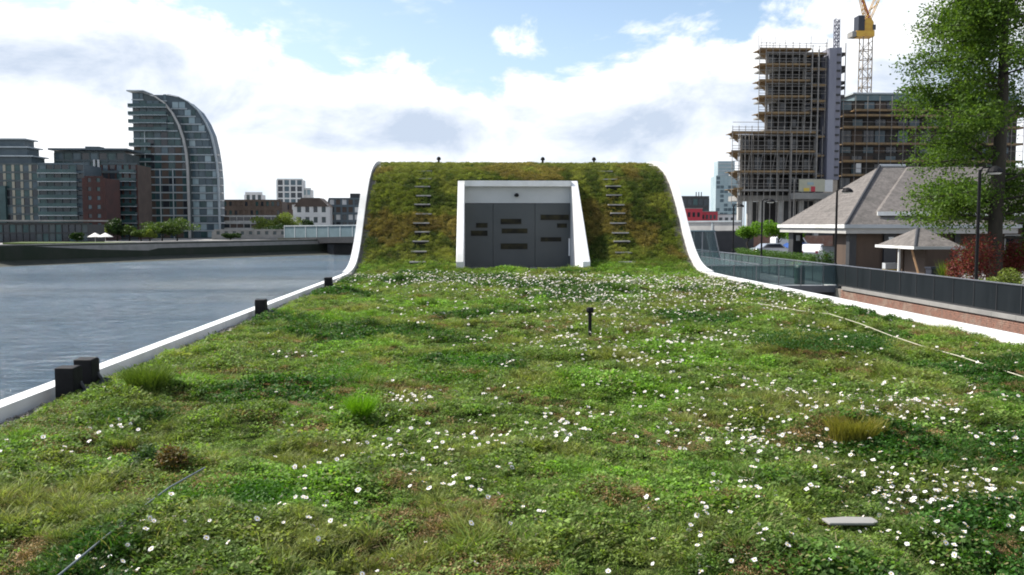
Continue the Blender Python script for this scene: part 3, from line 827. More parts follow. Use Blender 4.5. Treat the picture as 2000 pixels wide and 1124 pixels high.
# dense drifts near the mound
for px, py, sx, sy, k in ((800, 545, 1.6, .8, 150), (1000, 555, 2.2, 1.2, 500), (1120, 580, 1.4, 2.2, 260), (1320, 555, 1.6, 1.6, 420), (1400, 575, 1.3, 1.8, 330), (1480, 600, .8, 2, 90), (1230, 600, 1.0, 2.0, 220), (900, 575, 1.8, 1.5, 70), (1180, 640, 1.0, 1.8, 160)):
    p = atz(px, py, .05); dx.append(RS.normal(p.x, sx, int(k * 2.0))); dy.append(RS.normal(p.y, sy, int(k * 2.0)))
dx.append(RS.uniform(-4, 7.4, 200)); dy.append(RS.uniform(6, 28, 200))
dx = np.concatenate(dx); dy = np.concatenate(dy)
ok = (dx > XL + .4) & (dx < XR - .4) & (dy > 3.8) & (dy < 31.0); dx, dy = dx[ok], dy[ok]
od = np.argsort(dy); dx, dy = dx[od], dy[od]
dz = zp(dy) + lawn_h(dx, dy)
print('daisies', len(dx))
M['petal'] = mat('daisy_petal', (.80, .79, .76), (.74, .70, .70), 30, .6)
M['disc'] = mat('daisy_disc', (.60, .42, .04), None, 30, .7)
M['stem'] = mat('daisy_stem', (.08, .14, .03), None, 10, .7)


def daisy_mesh(seed, stem):
    rs = np.random.RandomState(seed); mb = MB(); mats = []
    k = 13; hh = stem; R1 = .0145
    for i in range(k):
        a = 2 * math.pi * i / k + rs.normal(0, .06); w = .0033; r0 = .003; r1 = R1 * rs.uniform(.85, 1.1); c, s = math.cos(a), math.sin(a)
        zt = hh + rs.uniform(-.001, .004)
        mb.add([(c * r0 + s * w * .5, s * r0 - c * w * .5, hh), (c * r1 * .75 + s * w, s * r1 * .75 - c * w, zt), (c * r1, s * r1, zt), (c * r1 * .75 - s * w, s * r1 * .75 + c * w, zt), (c * r0 - s * w * .5, s * r0 + c * w * .5, hh)], [(0, 1, 2, 3, 4)]); mats.append(0)
    n0 = len(mb.f); mb.lathe([(.0045, hh - .001), (.004, hh + .0025), (.0015, hh + .0035)], n=7); mats += [1] * (len(mb.f) - n0)
    n0 = len(mb.f); mb.tube([(0, 0, -.01), (.003, .001, hh * .5), (0, 0, hh)], .0011, 3, False); mats += [2] * (len(mb.f) - n0)
    me_ = bpy.data.meshes.new('daisy'); me_.from_pydata(mb.v, [], mb.f)
    for m_ in ('petal', 'disc', 'stem'): me_.materials.append(M[m_])
    me_.polygons.foreach_set('material_index', mats); return me_
DM = [daisy_mesh(s, h_) for s, h_ in ((1, .08), (2, .095), (3, .07), (4, .11))]
N1 = 300
for i in range(min(N1, len(dx))):
    o = bpy.data.objects.new('daisy', DM[i % 4]); COL.objects.link(o); o.location = (dx[i], dy[i], dz[i])
    o.rotation_euler = (RS.normal(0, .45), RS.normal(0, .45), RS.uniform(0, 6.28)); s = RS.uniform(.6, 1.2) ** 1.0; o.scale = (s, s, s * RS.uniform(.8, 1.2))
    tag(o, 'white daisy flowering in the near part of the roof lawn', 'daisy', 'daisies in the near part of the lawn')
DS = []
for me_ in DM:
    o = bpy.data.objects.new(me_.name, me_); NSRC.objects.link(o); DS.append(o)
x, y, z = dx[N1:], dy[N1:], dz[N1:]; n = len(x)
o = scatter('daisies', np.stack([x, y, z], -1), np.stack([RS.normal(0, .35, n), RS.normal(0, .35, n), RS.uniform(0, 6.28, n)], -1), RS.uniform(.85, 1.3, n) * np.interp(y, [8, 30], [1.05, 1.8]), RS.randint(0, 4, n), np.ones((n, 3)), DS)
tag(o, 'drifts of white daisies in the lawn towards the mound', 'daisies', kind='stuff')


# ---- named tussocks
def tussock(px, py, label, rad, hh, cols, name='grass_tussock', n=420, leafy=False, seed=1, cat='grass tuft'):
    rs = np.random.RandomState(seed); p = atz(px, py, .03); z = float(lawn_h(np.array(p.x), np.array(p.y)))
    key = name + str(seed)
    m_ = leaf_mat(key + '_leaf', cols[0], cols[1], .35)
    if leafy:
        k = n * 3; a = rs.normal(size=(k, 3)); a /= np.linalg.norm(a, axis=1)[:, None]; a[:, 2] = np.abs(a[:, 2]); r = rs.uniform(.5, 1, k) ** .6
        C = a * r[:, None] * np.array([rad, rad, hh]) * (1 + .25 * rs.normal(size=(k, 1)) * .6)
        me_ = leaf_cards(name, C, .013, rs, m_, .5); o = bpy.data.objects.new(name, me_); COL.objects.link(o)
    else:
        s_ = blade_clump(name, n, rad * .55, hh * .8, hh * 1.5, .0055, .55, seed, m_, 4); NSRC.objects.unlink(s_); COL.objects.link(s_); o = s_; o.name = name
    o.location = (p.x, p.y, z - .02); tag(o, label, cat); return o
tussock(706, 838, 'small bright green upright grass tuft left of the lawn centre', .12, .21, ((.10, .24, .01), (.19, .36, .02)), seed=1, n=520)
tussock(1668, 868, 'big olive brown grass tussock at the right among daisies', .34, .15, ((.14, .15, .02), (.26, .23, .05)), seed=2, n=1700)
tussock(1690, 893, 'low green grass tuft just in front of the olive brown tussock', .17, .10, ((.10, .15, .02), (.17, .22, .035)), seed=3, n=450)
tussock(288, 925, 'dark green rounded leafy clump at lower left', .13, .17, ((.02, .055, .012), (.05, .10, .02)), 'low_shrub', 420, True, 4, 'plant')
tussock(336, 932, 'red brown leafy clump beside the dark green one', .12, .14, ((.17, .07, .03), (.09, .10, .025)), 'low_shrub', 420, True, 5, 'plant')
tussock(290, 780, 'wide grass tussock behind the nearest black edge post', .34, .20, ((.06, .11, .015), (.15, .21, .03)), seed=6, n=1000)
tussock(1212, 575, 'dark green grass tussock in front of the right steps', .32, .26, ((.03, .07, .012), (.08, .14, .02)), seed=7, n=800)
tussock(1240, 668, 'dry brown low tussock right of the black lawn post', .30, .12, ((.06, .06, .025), (.13, .11, .05)), seed=8, n=700)
tussock(1178, 662, 'fresh green grass tuft beside the black lawn post', .16, .15, ((.07, .13, .02), (.14, .20, .03)), seed=9, n=420)
tussock(1600, 700, 'broad dark green leafy patch near the rope', .85, .10, ((.02, .07, .01), (.05, .13, .015)), 'low_shrub', 2600, True, 10, 'plant')
tussock(820, 728, 'broad bright green leafy patch in the lawn centre left', 1.1, .06, ((.05, .15, .01), (.10, .23, .015)), 'low_shrub', 3000, True, 11, 'plant')
tussock(440, 1010, 'dark clover patch at the lower left', .42, .06, ((.03, .10, .01), (.07, .17, .015)), 'low_shrub', 2200, True, 12, 'plant')

# ------------------------------------------------------------------ generic trees
def crown_points(rs, lobes, n):
    vol = np.array([l[3] ** 2 * l[4] for l in lobes]); vol = vol / vol.sum(); out_ = []
    for l, v in zip(lobes, vol):
        k = max(int(n * v), 8); a = rs.normal(size=(k, 3)); a /= np.linalg.norm(a, axis=1)[:, None]
        r = rs.uniform(.0, 1, k) ** .45
        out_.append(np.array(l[:3]) + a * r[:, None] * np.array([l[3], l[3], l[4]]))
    return np.concatenate(out_)


def tree(label, base, height, trunk_r, lobes, leaf, nleaf, m_, seed, name='tree', group=None, trunk_top=None, cat='tree'):
    rs = np.random.RandomState(seed); r_ = empty(name, base); tag(r_, label, cat, group)
    top = trunk_top or height * .8
    mb = MB(); mb.tube([(rs.normal(0, .03) * i, rs.normal(0, .03) * i, top * i / 6 - (.1 if i == 0 else 0)) for i in range(7)], [trunk_r * (1.15 - .14 * i) if i else trunk_r * 1.4 for i in range(7)], 8)
    mb.build('trunk', M['bark'], r_, smooth=True)
    if len(lobes) > 1:
        mb = MB()
        for l in lobes:
            z0 = min(max(l[2] - l[4] * .6 - math.hypot(l[0], l[1]) * .5, top * .2), top * .95)
            mb.tube([(0, 0, z0), (l[0] * .5, l[1] * .5, z0 + (l[2] - z0) * .65), (l[0], l[1], l[2])], [trunk_r * .4, trunk_r * .22, trunk_r * .06], 5)
        mb.build('limb', M['bark'], r_)
    C = crown_points(rs, lobes, nleaf)
    me_ = leaf_cards('crown', C, leaf, rs, m_, .2); o = bpy.data.objects.new('crown', me_); COL.objects.link(o); o.parent = r_
    return r_


# ---- the big tree on the promenade, right edge
rs = np.random.RandomState(5)
TB = at(1942, 540, 40.0); TB.z = ZP
bt_ = empty('tree', TB); tag(bt_, 'tall leafy tree with dark trunk on the promenade at the right edge', 'tree')
mb = MB(); tp = [(0, 0, -.1), (.02, 0, 1), (-.03, .02, 3), (.02, 0, 6), (.08, 0, 9), (.05, .05, 12), (.1, 0, 15), (.05, 0, 17.5)]
mb.tube(tp, [.44, .34, .31, .29, .24, .18, .10, .03], 10); mb.build('trunk', M['bark'], bt_, smooth=True)
lp = []; brm = MB()
for k in range(120):
    z0 = rs.uniform(3.4, 16.6) if k > 16 else rs.uniform(2.6, 5.2); a = rs.uniform(0, 2 * math.pi)
    if k % 3 == 0: a = math.pi + rs.normal(0, .7)
    if abs((a + math.pi / 2 + math.pi) % (2 * math.pi) - math.pi) < .5 and z0 < 9: continue
    reach = np.interp(z0, [3.2, 6, 9, 12, 15, 17], [3.7, 4.5, 4.3, 3.7, 3.2, 1.8]) * rs.uniform(.7, 1.08)
    rise = reach * rs.uniform(-.22, .42) if z0 > 5 else reach * rs.uniform(-.05, .25)
    d = Vector((math.cos(a), math.sin(a), 0)); p0 = Vector((0, 0, z0)); mid = p0 + d * reach * .5 + Vector((0, 0, rise * .8)); end = p0 + d * reach + Vector((0, 0, rise * .9 - .2))
    brm.tube([p0, mid, end], [.075 * (1 - z0 / 26), .04, .012], 5)
    for j in range(27):
        t_ = rs.uniform(.18, 1.0); c = (p0.lerp(mid, t_ * 2) if t_ < .5 else mid.lerp(end, t_ * 2 - 1)) + Vector(rs.normal(0, .32, 3))
        tw = c + Vector((rs.normal(0, .25), rs.normal(0, .25), rs.normal(-.05, .2)))
        if j < 6: brm.tube([(p0.lerp(mid, t_ * 2) if t_ < .5 else mid.lerp(end, t_ * 2 - 1)), c], [.018, .007], 3, False)
        if abs(c.x) < .75 and c.y < .3 and c.z < 13 and rs.uniform() < .72: continue
        kk = int(rs.randint(22, 46)); lp.append(np.array(c) + rs.normal(0, 1, (kk, 3)) * np.array([.27, .27, .17]))
brm.build('branches', M['bark'], bt_)
C = np.concatenate(lp); print('leaves', len(C))
me = leaf_cards('crown', C, .075, rs, M['leaf_tree'], .2); o = bpy.data.objects.new('crown', me); COL.objects.link(o); o.parent = bt_

# ------------------------------------------------------------------ lamp posts on the promenade
def lamp(px, ytop, Yd, label, side_=1):
    p = at(px, ytop, Yd); h_ = p.z - ZP; r_ = empty('street_lamp', (p.x, Yd, ZP)); tag(r_, label, 'street lamp', 'black street lamps along the promenade')
    MB().lathe([(.12, 0), (.12, .9), (.07, 1.0), (.065, h_ - .3), (.055, h_)], n=10).build('pole', M['black'], r_)
    mb = MB(); mb.tube([(0, 0, h_ - .1), (.12 * side_, 0, h_ + .08), (.5 * side_, 0, h_ + .1)], .035, 6); mb.build('arm', M['black'], r_)
    hd = MB().lathe([(.30, -.10), (.33, -.06), (.26, .06), (.12, .15), (.04, .18)], (.62 * side_, 0, h_ - .02), 14).build('lamp_head', M['black'], r_, smooth=False)
    MB().lathe([(.2, -.16), (.27, -.105)], (.62 * side_, 0, h_ - .02), 14).build('lamp_glass', M['white'], hd)
lamp(1914, 332, 36, 'nearest black street lamp, in front of the big tree')
lamp(1635, 372, 52, 'black street lamp in front of the grey hipped roof')
lamp(1489, 392, 66, 'black street lamp between the pleached trees')
lamp(1433, 402, 80, 'smallest street lamp, left of the pleached trees', 1)

# ------------------------------------------------------------------ pavilion buildings
def hip(mb, x0, x1, y0, y1, z, rx0, rx1, ry, rz, th=.16):
    # eave box edges and four slopes
    V = [(x0, y0, z), (x1, y0, z), (x1, y1, z), (x0, y1, z), (rx0, ry, rz), (rx1, ry, rz), (x0, y0, z - th), (x1, y0, z - th), (x1, y1, z - th), (x0, y1, z - th)]
    mb.add(V, [(0, 1, 5, 4), (1, 2, 5), (2, 3, 4, 5), (3, 0, 4), (6, 9, 8, 7), (0, 6, 7, 1), (1, 7, 8, 2), (2, 8, 9, 3), (3, 9, 6, 0)])


def slate_rows(par, x0, y0, y1, z, rx, ry0, ry1, rz, n=14):
    pass


pa = empty('pavilion', (26, 62, ZP)); tag(pa, 'pavilion with large grey hipped roof and dark brick pillars', 'building')
EZ = 1.72 - ZP
mb = MB(); hip(mb, 0, 12.5, 0, 13.8, EZ, 5.6, 7.6, 7.2, EZ + 4.55); mb.build('roof', M['roof'], pa)
# course lines of the roof, real lips
mb = MB()
for k in range(1, 22):
    t_ = k / 22
    mb.add([(5.6 * t_ - .0, 0 + 7.2 * t_, EZ + 4.55 * t_ + .03), (5.6 * t_ - .0, 13.8 - 6.6 * t_, EZ + 4.55 * t_ + .03), (5.6 * t_ - .03, 13.8 - 6.6 * t_, EZ + 4.55 * t_ - .02), (5.6 * t_ - .03, 7.2 * t_, EZ + 4.55 * t_ - .02)], [(0, 1, 2, 3)])
mb.build('shingle_course', M['roof'], pa)['kind'] = 'stuff'
mb = MB(); mb.tube([(-.02, 0, EZ), (5.6, 7.2, EZ + 4.6)], .11, 6); mb.build('hip_ridge', M['darksteel'], pa)
mb = MB(); mb.tube([(5.6, 7.2, EZ + 4.6), (7.6, 7.2, EZ + 4.6)], .13, 6); mb.build('ridge_cap', M['lintel'], pa)
mb = MB(); mb.box(-.14, -.04, -.1, 13.9, EZ - .24, EZ + .02); mb.build('fascia', M['white'], pa)
mb = MB(); mb.box(-.14, 12.6, -.15, -.04, EZ - .24, EZ + .02); mb.build('fascia', M['lintel'], pa)
MB().box(.02, 12.4, .02, 13.7, EZ - .62, EZ - .17).build('soffit_beam', M['concrete_l'], pa)
pbox('wall', pa, M['wood'], .7, 3.0, .7, 3.4, 0, EZ - .62); pbox('pillar', pa, M['darksteel'], .5, 1.0, .5, 1.1, 0, EZ - .62)
pbox('pillar', pa, M['darksteel'], 3.0, 3.9, .5, 1.2, 0, EZ - .62); pbox('pillar', pa, M['darksteel'], .5, 1.3, 11.8, 12.9, 0, EZ - .62)
pbox('wall', pa, M['wood'], 3.9, 12, 1.4, 2.0, 0, EZ - .62); pbox('wall', pa, M['brown'], 5, 12, 6, 12, 0, EZ - .62)
pbox('wall_lamp', pa, M['white'], 3.3, 3.65, .42, .5, 1.9, 2.35); pbox('wall_lamp', pa, M['white'], .75, 1.05, 11.7, 11.8, 1.9, 2.35)

pb = empty('terrace_building', (28.7, 62.9, ZP)); tag(pb, 'long building with raised grey roof and white eave behind the tree', 'building')
EZ2 = 2.62 - ZP
mb = MB(); hip(mb, 0, 40, 0, 12, EZ2, 5.0, 35, 6.0, EZ2 + 3.6); mb.build('roof', M['roof'], pb)
mb = MB(); mb.box(-.1, 40, -.12, -.02, EZ2 - .25, EZ2 + .03); mb.build('fascia', M['white'], pb)
mb = MB(); mb.box(.8, 39, .2, 11.5, EZ2 - .75, EZ2 - .17); mb.build('soffit_beam', M['darksteel'], pb)
pbox('wall', pb, M['wood'], 1.2, 38, 1.6, 11, 0, EZ2 - .75)
for k in range(9):
    w_ = pbox('window', pb, M['white_far'], 3 + k * 3.6, 5.2 + k * 3.6, 1.5, 1.59, .9, 2.5); o = pbox('pane', pb, M['darkglass'], 3.08 + k * 3.6, 5.12 + k * 3.6, 1.47, 1.49, .98, 2.42)
    o.parent = w_; w_.scale = w_.scale; o.matrix_parent_inverse = Matrix.LocRotScale(w_.location, None, w_.scale).inverted()
for k in range(8): pbox('pillar', pb, M['darksteel'], .6 + k * 5.2, 1.0 + k * 5.2, .3, .7, 0, EZ2 - .75)

kc = empty('kiosk', (23.0, 46, ZP)); tag(kc, 'small timber kiosk with grey hipped roof and white post', 'kiosk')
KZ = .56 - ZP
mb = MB(); hip(mb, 0, 2.6, 0, 4.5, KZ, 1.2, 1.5, 2.2, KZ + .98, .08); mb.build('roof', M['roof'], kc)
mb = MB(); mb.tube([(0, 0, KZ), (1.2, 2.2, KZ + 1.0)], .07, 6); mb.build('hip_ridge', M['darksteel'], kc)
MB().box(-.07, -.01, -.06, 4.56, KZ - .13, KZ + .02).build('fascia', M['white'], kc); MB().box(-.07, 2.66, -.07, -.01, KZ - .13, KZ + .02).build('fascia', M['lintel'], kc)
pbox('post', kc, M['white'], .1, .2, 2.0, 2.1, 0, KZ - .08); pbox('post', kc, M['concrete_l'], 2.45, 2.55, .1, .2, 0, KZ - .08); pbox('post', kc, M['concrete_l'], 2.45, 2.55, 4.3, 4.4, 0, KZ - .08)
pbox('wall', kc, M['wood'], .9, 2.3, 3.2, 3.35, 0, KZ - .08); pbox('wall', kc, M['brown'], 1.0, 1.1, .9, 3.2, 0, KZ - .08)
mb = MB(); mb.tube([(.25, .9, KZ - .1), (.62, .4, 0)], .06, 5); mb.build('brace', M['timber'], kc)

p = at(1738, 520, 50)
cs = [('orange', 0, 'orange crate at the bottom of the stack beside the kiosk'), ('yellowp', .36, 'yellow crate in the middle of the stack beside the kiosk'), ('lintel', .72, 'grey crate on top of the stack beside the kiosk')]
for mt, z, lab in cs:
    r_ = empty('crate', (p.x, 50, ZP + z)); tag(r_, lab, 'crate', 'crates stacked beside the kiosk')
    mb = MB(); mb.box(-.35, .35, -.2, .2, 0, .03)
    for a_ in ((-.35, .35, -.2, -.17), (-.35, .35, .17, .2), (-.35, -.32, -.17, .17), (.32, .35, -.17, .17)): mb.box(*a_, .03, .33)
    mb.build('tub', M[mt], r_); MB().box(-.37, .37, -.22, -.201, .28, .33).build('rim', M[mt], r_)
p = at(1823, 530, 44.5); r_ = empty('wheelie_bin', (p.x, 44.5, ZP)); tag(r_, 'dark navy wheelie bin under the kiosk roof edge', 'bin')
MB().prism_x([(-.26, .08), (.24, .08), (.3, 1.0), (-.32, 1.0)], -.26, .26).build('body', M['navy'], r_, bevel=.02)
MB().prism_x([(-.36, 1.0), (.34, 1.0), (.3, 1.08), (-.3, 1.1)], -.3, .3).build('lid', M['navy'], r_)
for s in (-.24, .2): MB().tube([(s, .22, .1), (s + .05, .22, .1)], .1, 12).build('wheel', M['tyre'], r_)

# ---- shrubs, hedge, small trees
def shrub(px, py, Yd, label, rad, hh, m_, n, seed, leaf=.05, cat='shrub', name='shrub', gz=ZP, group=None):
    rs = np.random.RandomState(seed); p = at(px, py, Yd); r_ = empty(name, (p.x, Yd, gz)); tag(r_, label, cat, group)
    lobes = [(rs.normal(0, rad * .35), rs.normal(0, rad * .35), hh * rs.uniform(.4, .72), rad * rs.uniform(.5, .75), hh * rs.uniform(.28, .4)) for _ in range(6)]
    me_ = leaf_cards('foliage', crown_points(rs, lobes, n), leaf, rs, m_, .3); o = bpy.data.objects.new('foliage', me_); COL.objects.link(o); o.parent = r_
    mb = MB()
    for k in range(5): mb.tube([(rs.normal(0, .05), rs.normal(0, .05), -.02), (lobes[k][0], lobes[k][1], lobes[k][2])], [.025, .01], 4)
    mb.build('stems', M['bark'], r_)
shrub(1900, 510, 39, 'red leaved shrub left of the big tree trunk', 1.0, 3.0, M['leaf_red'], 5000, 1)
shrub(1992, 515, 40, 'red leaved shrub right of the big tree trunk', 1.0, 3.0, M['leaf_red'], 5000, 2)
shrub(1862, 525, 42, 'small red shrub beside the kiosk corner', .45, 1.8, M['leaf_red'], 1600, 3)
shrub(1975, 545, 37, 'pale green low shrub at the foot of the right red shrub', .7, 1.3, M['leaf_lime'], 2200, 4)
shrub(1925, 545, 37.5, 'yellow green low shrub left of the trunk foot', .5, 1.1, M['leaf_lime'], 1400, 44)
rs = np.random.RandomState(9); p = at(1845, 525, 43.5); r_ = empty('strap_leaf_plant', (p.x, 43.5, ZP)); tag(r_, 'tall yellow green strap leaved plant beside the kiosk', 'plant')
mb = MB()
for k in range(70):
    a = rs.uniform(0, 6.28); l_ = rs.uniform(.9, 1.6); d = Vector((math.cos(a), math.sin(a), 0)); s = Vector((-d.y, d.x, 0)) * .025; o0 = d * .12; ln = rs.uniform(.15, .5)
    pts_ = [o0, o0 + d * ln * .3 + Vector((0, 0, l_ * .6)), o0 + d * ln + Vector((0, 0, l_))]
    mb.add([pts_[0] - s, pts_[0] + s, pts_[1] + s, pts_[1] - s, pts_[2]], [(0, 1, 2, 3), (3, 2, 4)])
mb.build('leaves', leaf_mat('strap_leaf', (.12, .18, .02), (.22, .27, .04), .4), r_)
# hedge
a = at(1442, 500, 78); b_ = at(1592, 500, 61)
hd = empty('hedge', (a.x, a.y, ZP)); tag(hd, 'low clipped green hedge between the promenade and the parked cars', 'hedge')
rs = np.random.RandomState(3); k = 15000; t_ = rs.uniform(size=k); Lx, Ly = b_.x - a.x, b_.y - a.y
C = np.stack([t_ * Lx + rs.uniform(-.35, .35, k), t_ * Ly + rs.uniform(-.35, .35, k), rs.uniform(0, 1.12, k) + .12 * np.sin(t_ * 60)], -1)
me = leaf_cards('foliage', C, .06, rs, M['leaf_hedge'], .4); o = bpy.data.objects.new('foliage', me); COL.objects.link(o); o.parent = hd
mb = MB()
for j in range(12): mb.tube([(Lx * j / 11, Ly * j / 11, 0), (Lx * j / 11 + .1, Ly * j / 11, .8)], .03, 4)
mb.build('stems', M['bark'], hd)
shrub(1553, 503, 59.5, 'bright yellow flowering shrub in front of the hedge', .45, .9, M['leaf_yellow'], 900, 12)
shrub(1612, 500, 61, 'dark clipped bush between the pavilion pillars', .5, 1.5, M['leaf_hedge'], 1400, 13)
for k, (px, Yd, w, lab) in enumerate(((1462, 92, 1.3, 'left pleached tree with boxy bright crown'), (1522, 90, 1.9, 'right pleached tree with boxy bright crown'), (1556, 84, .8, 'small bright tree half behind the pavilion eave'))):
    p = at(px, 470, Yd); top_ = at(px, 431, Yd).z - ZP
    rs = np.random.RandomState(20 + k); lobes = [(rs.uniform(-w, w) * .7, rs.uniform(-.5, .5), top_ - rs.uniform(.5, 1.4), w * .5, .62) for _ in range(8)]
    tree(lab, (p.x, Yd, ZP), top_, .10, lobes, .10, 3200, M['leaf_bright'], 30 + k, 'pleached_tree', 'bright clipped trees by the car park', top_ * .7)

# ---- cars
def car(px, Yd, m_, label, rz, van=False):
    p = at(px, 495, Yd); r_ = empty('parked_car', (p.x, Yd, ZP + .006), rz); tag(r_, label, 'car', 'cars parked behind the hedge')
    L_, Wd = 4.2, 1.7
    if van: pr = [(-2.1, .3), (-2.1, 1.75), (-1.9, 1.9), (1.0, 1.9), (1.5, 1.2), (2.1, 1.05), (2.15, .35)]; wn_ = [(.1, 1.2), (.1, 1.75), (.95, 1.75), (1.3, 1.22)]
    else: pr = [(-2.1, .35), (-2.12, .8), (-1.95, 1.0), (-1.5, 1.05), (-.95, 1.45), (.35, 1.47), (1.0, 1.02), (1.85, .88), (2.1, .7), (2.12, .35)]; wn_ = [(-1.3, 1.06), (-.9, 1.39), (.3, 1.41), (.82, 1.04)]
    MB().prism_y(pr, -Wd / 2, Wd / 2).build('body', m_, r_, bevel=.05)
    for s in (-1, 1):
        MB().prism_y(wn_, s * (Wd / 2 + .004) - .004, s * (Wd / 2 + .004) + .004).build('side_window', M['darkglass'], r_)
        for xx in (-1.35, 1.35):
            w_ = MB().tube([(xx, s * (Wd / 2 - .12), .32), (xx, s * (Wd / 2 + .03), .32)], .32, 16).build('wheel', M['tyre'], r_)
            MB().tube([(xx, s * (Wd / 2 + .025), .32), (xx, s * (Wd / 2 + .04), .32)], .19, 12).build('rim', M['rail'], w_)
        MB().box(2.08, 2.135, s * .6 - .18, s * .6 + .18, .62, .76).build('headlight', M['white'], r_)
        MB().box(-2.14, -2.1, s * .65 - .12, s * .65 + .12, .7, .9).build('tail_light', M['red'], r_)
    if not van: MB().add([(.40, -.72, 1.46), (.40, .72, 1.46), (1.02, .78, 1.035), (1.02, -.78, 1.035)], [(0, 3, 2, 1)]).build('windscreen', M['darkglass'], r_)
    else: MB().add([(1.03, -.74, 1.87), (1.03, .74, 1.87), (1.51, .78, 1.22), (1.51, -.78, 1.22)], [(0, 3, 2, 1)]).build('windscreen', M['darkglass'], r_)
car(1510, 84, M['carsilver'], 'silver car parked behind the hedge, leftmost', R(4))
car(1560, 86, M['carblue'], 'blue car parked behind the hedge left of the pillar', R(8))
car(1588, 80, M['carwhite'], 'white car just left of the dark pavilion pillar', R(60))
car(1624, 72, M['carwhite'], 'white car seen between the pavilion pillars', R(75))
car(1545, 98, M['carwhite'], 'white van behind the blue car', R(2), True)
for px, Yd, lab in ((1549, 92, 'yellow and blue jacket'),):
    pass
o = MB().box(0, 22, 0, .3, 0, 1.9).build('boundary_wall', M['brick'], loc=(at(1445, 470, 108).x, 108, ZP)); tag(o, 'low red brick wall beyond the parked cars', 'wall')

# ------------------------------------------------------------------ generic far building
def facade(root, w, h, floors, bays, wall, glass, dep=.3, sill=.38, pier=.22, z0=0, x0=0, y=0, slabm=None, pname='window', keep_p=1.0, pierm=None, body=12, seed=0):
    rs = random.Random(seed)
    fh = h / floors; bw = w / bays; sm = slabm or wall; pm = pierm or wall
    pbox('body', root, wall, x0 + .02, x0 + w - .02, y + dep, y + body, z0, z0 + h)
    for i in range(floors):
        zb = z0 + i * fh
        pbox('floor_band', root, sm, x0, x0 + w, y, y + dep + .01, zb, zb + fh * sill)
        for j in range(bays):
            a = x0 + j * bw + bw * pier / 2
            pbox(pname, root, glass[rs.randrange(len(glass))], a, a + bw * (1 - pier), y + dep - .06, y + dep - .004, zb + fh * sill + .01, zb + fh - .02)
    pbox('parapet', root, sm, x0 - .05, x0 + w + .05, y - .05, y + dep + .2, z0 + h, z0 + h + fh * .22)
    if pier > .05:
        for j in range(bays + 1):
            a = x0 + j * bw; pbox('pier', root, pm, a - bw * pier / 2, a + bw * pier / 2, y + .03, y + dep - .001, z0, z0 + h)


def fbuild(name, label, x0p, x1p, ytop, Yd, floors, bays, wall, glass, gz=ZL, body=12, rz=0, **kw):
    a = at(x0p, ytop, Yd); c = at(x1p, ytop, Yd); w = c.x - a.x; h = a.z - gz
    r_ = empty(name, (a.x, Yd, gz), rz); tag(r_, label, 'building')
    facade(r_, w, h, floors, bays, wall, glass, body=body, **kw)
    return r_, w, h


GL = [M['tealglass'], M['blueglass'], M['darkglass']]
# apartments far left
r_, w, h = fbuild('apartment_block', 'grey riverside apartment block with cream piers at the left edge', -60, 75, 322, 262, 9, 8, M['greycl'], GL, pierm=M['cream'], pier=.3, sill=.22, slabm=M['greycl'])
for k, (fr0, fr1, zz) in enumerate(((0, .5, 2.6), (0, .42, 5.2), (.0, .35, 7.6))):
    pbox('penthouse', r_, M['bluegrey'], w * fr0, w * fr1 + w * .35, 2 + k, 10, h + zz - 2.6, h + zz - .2); pbox('flat_roof', r_, M['slab'], w * fr0 - .6, w * fr1 + w * .35 + .8, 1 + k, 11, h + zz - .19, h + zz + .15)
pbox('glass_bay', r_, M['tealglass'], w * .44, w * .53, -1, 0, 0, h - 6)
r_, w, h = fbuild('apartment_block', 'blue grey apartment block with long balconies left of the tower', 74, 163, 322, 255, 9, 6, M['bluegrey'], GL, pier=.1, sill=.3)
for i in range(8):
    pbox('balcony', r_, M['slab'], .3, w * .88, -1.5, -.02, (i + 1) * h / 9 - .15, (i + 1) * h / 9 + .05); pbox('balcony_glass', r_, M['tealglass'], .3, w * .88, -1.5, -1.45, (i + 1) * h / 9 + .06, (i + 1) * h / 9 + 1.0)
r_, w, h = fbuild('apartment_block', 'apartment block with wide overhanging flat roof', 106, 243, 299, 275, 10, 8, M['greycl'], GL, pier=.15, sill=.25)
pbox('flat_roof', r_, M['bluegrey'], -1.2, w + 1.2, -1.5, 13, h + .75, h + 1.3); pbox('roof_plant', r_, M['greycl'], w * .4, w * .6, 2, 6, h + 1.3, h + 2.1)
pbox('white_tower_pier', r_, M['white_far'], w * .56, w * .585, -.6, -.1, h * .55, h - 2); pbox('white_tower_pier', r_, M['white_far'], w * .62, w * .645, -.6, -.1, h * .55, h - 2)
r_, w, h = fbuild('apartment_block', 'dark red brick block in front of the overhanging roof block', 165, 200, 348, 252, 7, 2, M['brickfar'], GL, pier=.6, sill=.55)
r_, w, h = fbuild('apartment_block', 'dark red and teal block touching the curved tower', 198, 266, 322, 268, 9, 5, M['brown'], GL, pier=.22, sill=.3, slabm=M['greycl'], pierm=M['brickfar'])
for i in range(1, 9): pbox('balcony', r_, M['slab'], w * .55, w * .98, -1.3, -.02, i * h / 9 - .1, i * h / 9 + .06); pbox('balcony_glass', r_, M['tealglass'], w * .55, w * .98, -1.3, -1.25, i * h / 9 + .07, i * h / 9 + 1.0)
r_, w, h = fbuild('riverside_pavilion', 'long low grey riverside building at the far left', -60, 171, 439, 225, 2, 18, M['darksteel'], [M['tealglass'], M['darkglass'], M['greycl']], pier=.1, sill=.12, body=10)
pbox('flat_roof', r_, M['concrete'], -.5, w + .8, -1.2, 10.5, h + .75, h + 1.1)

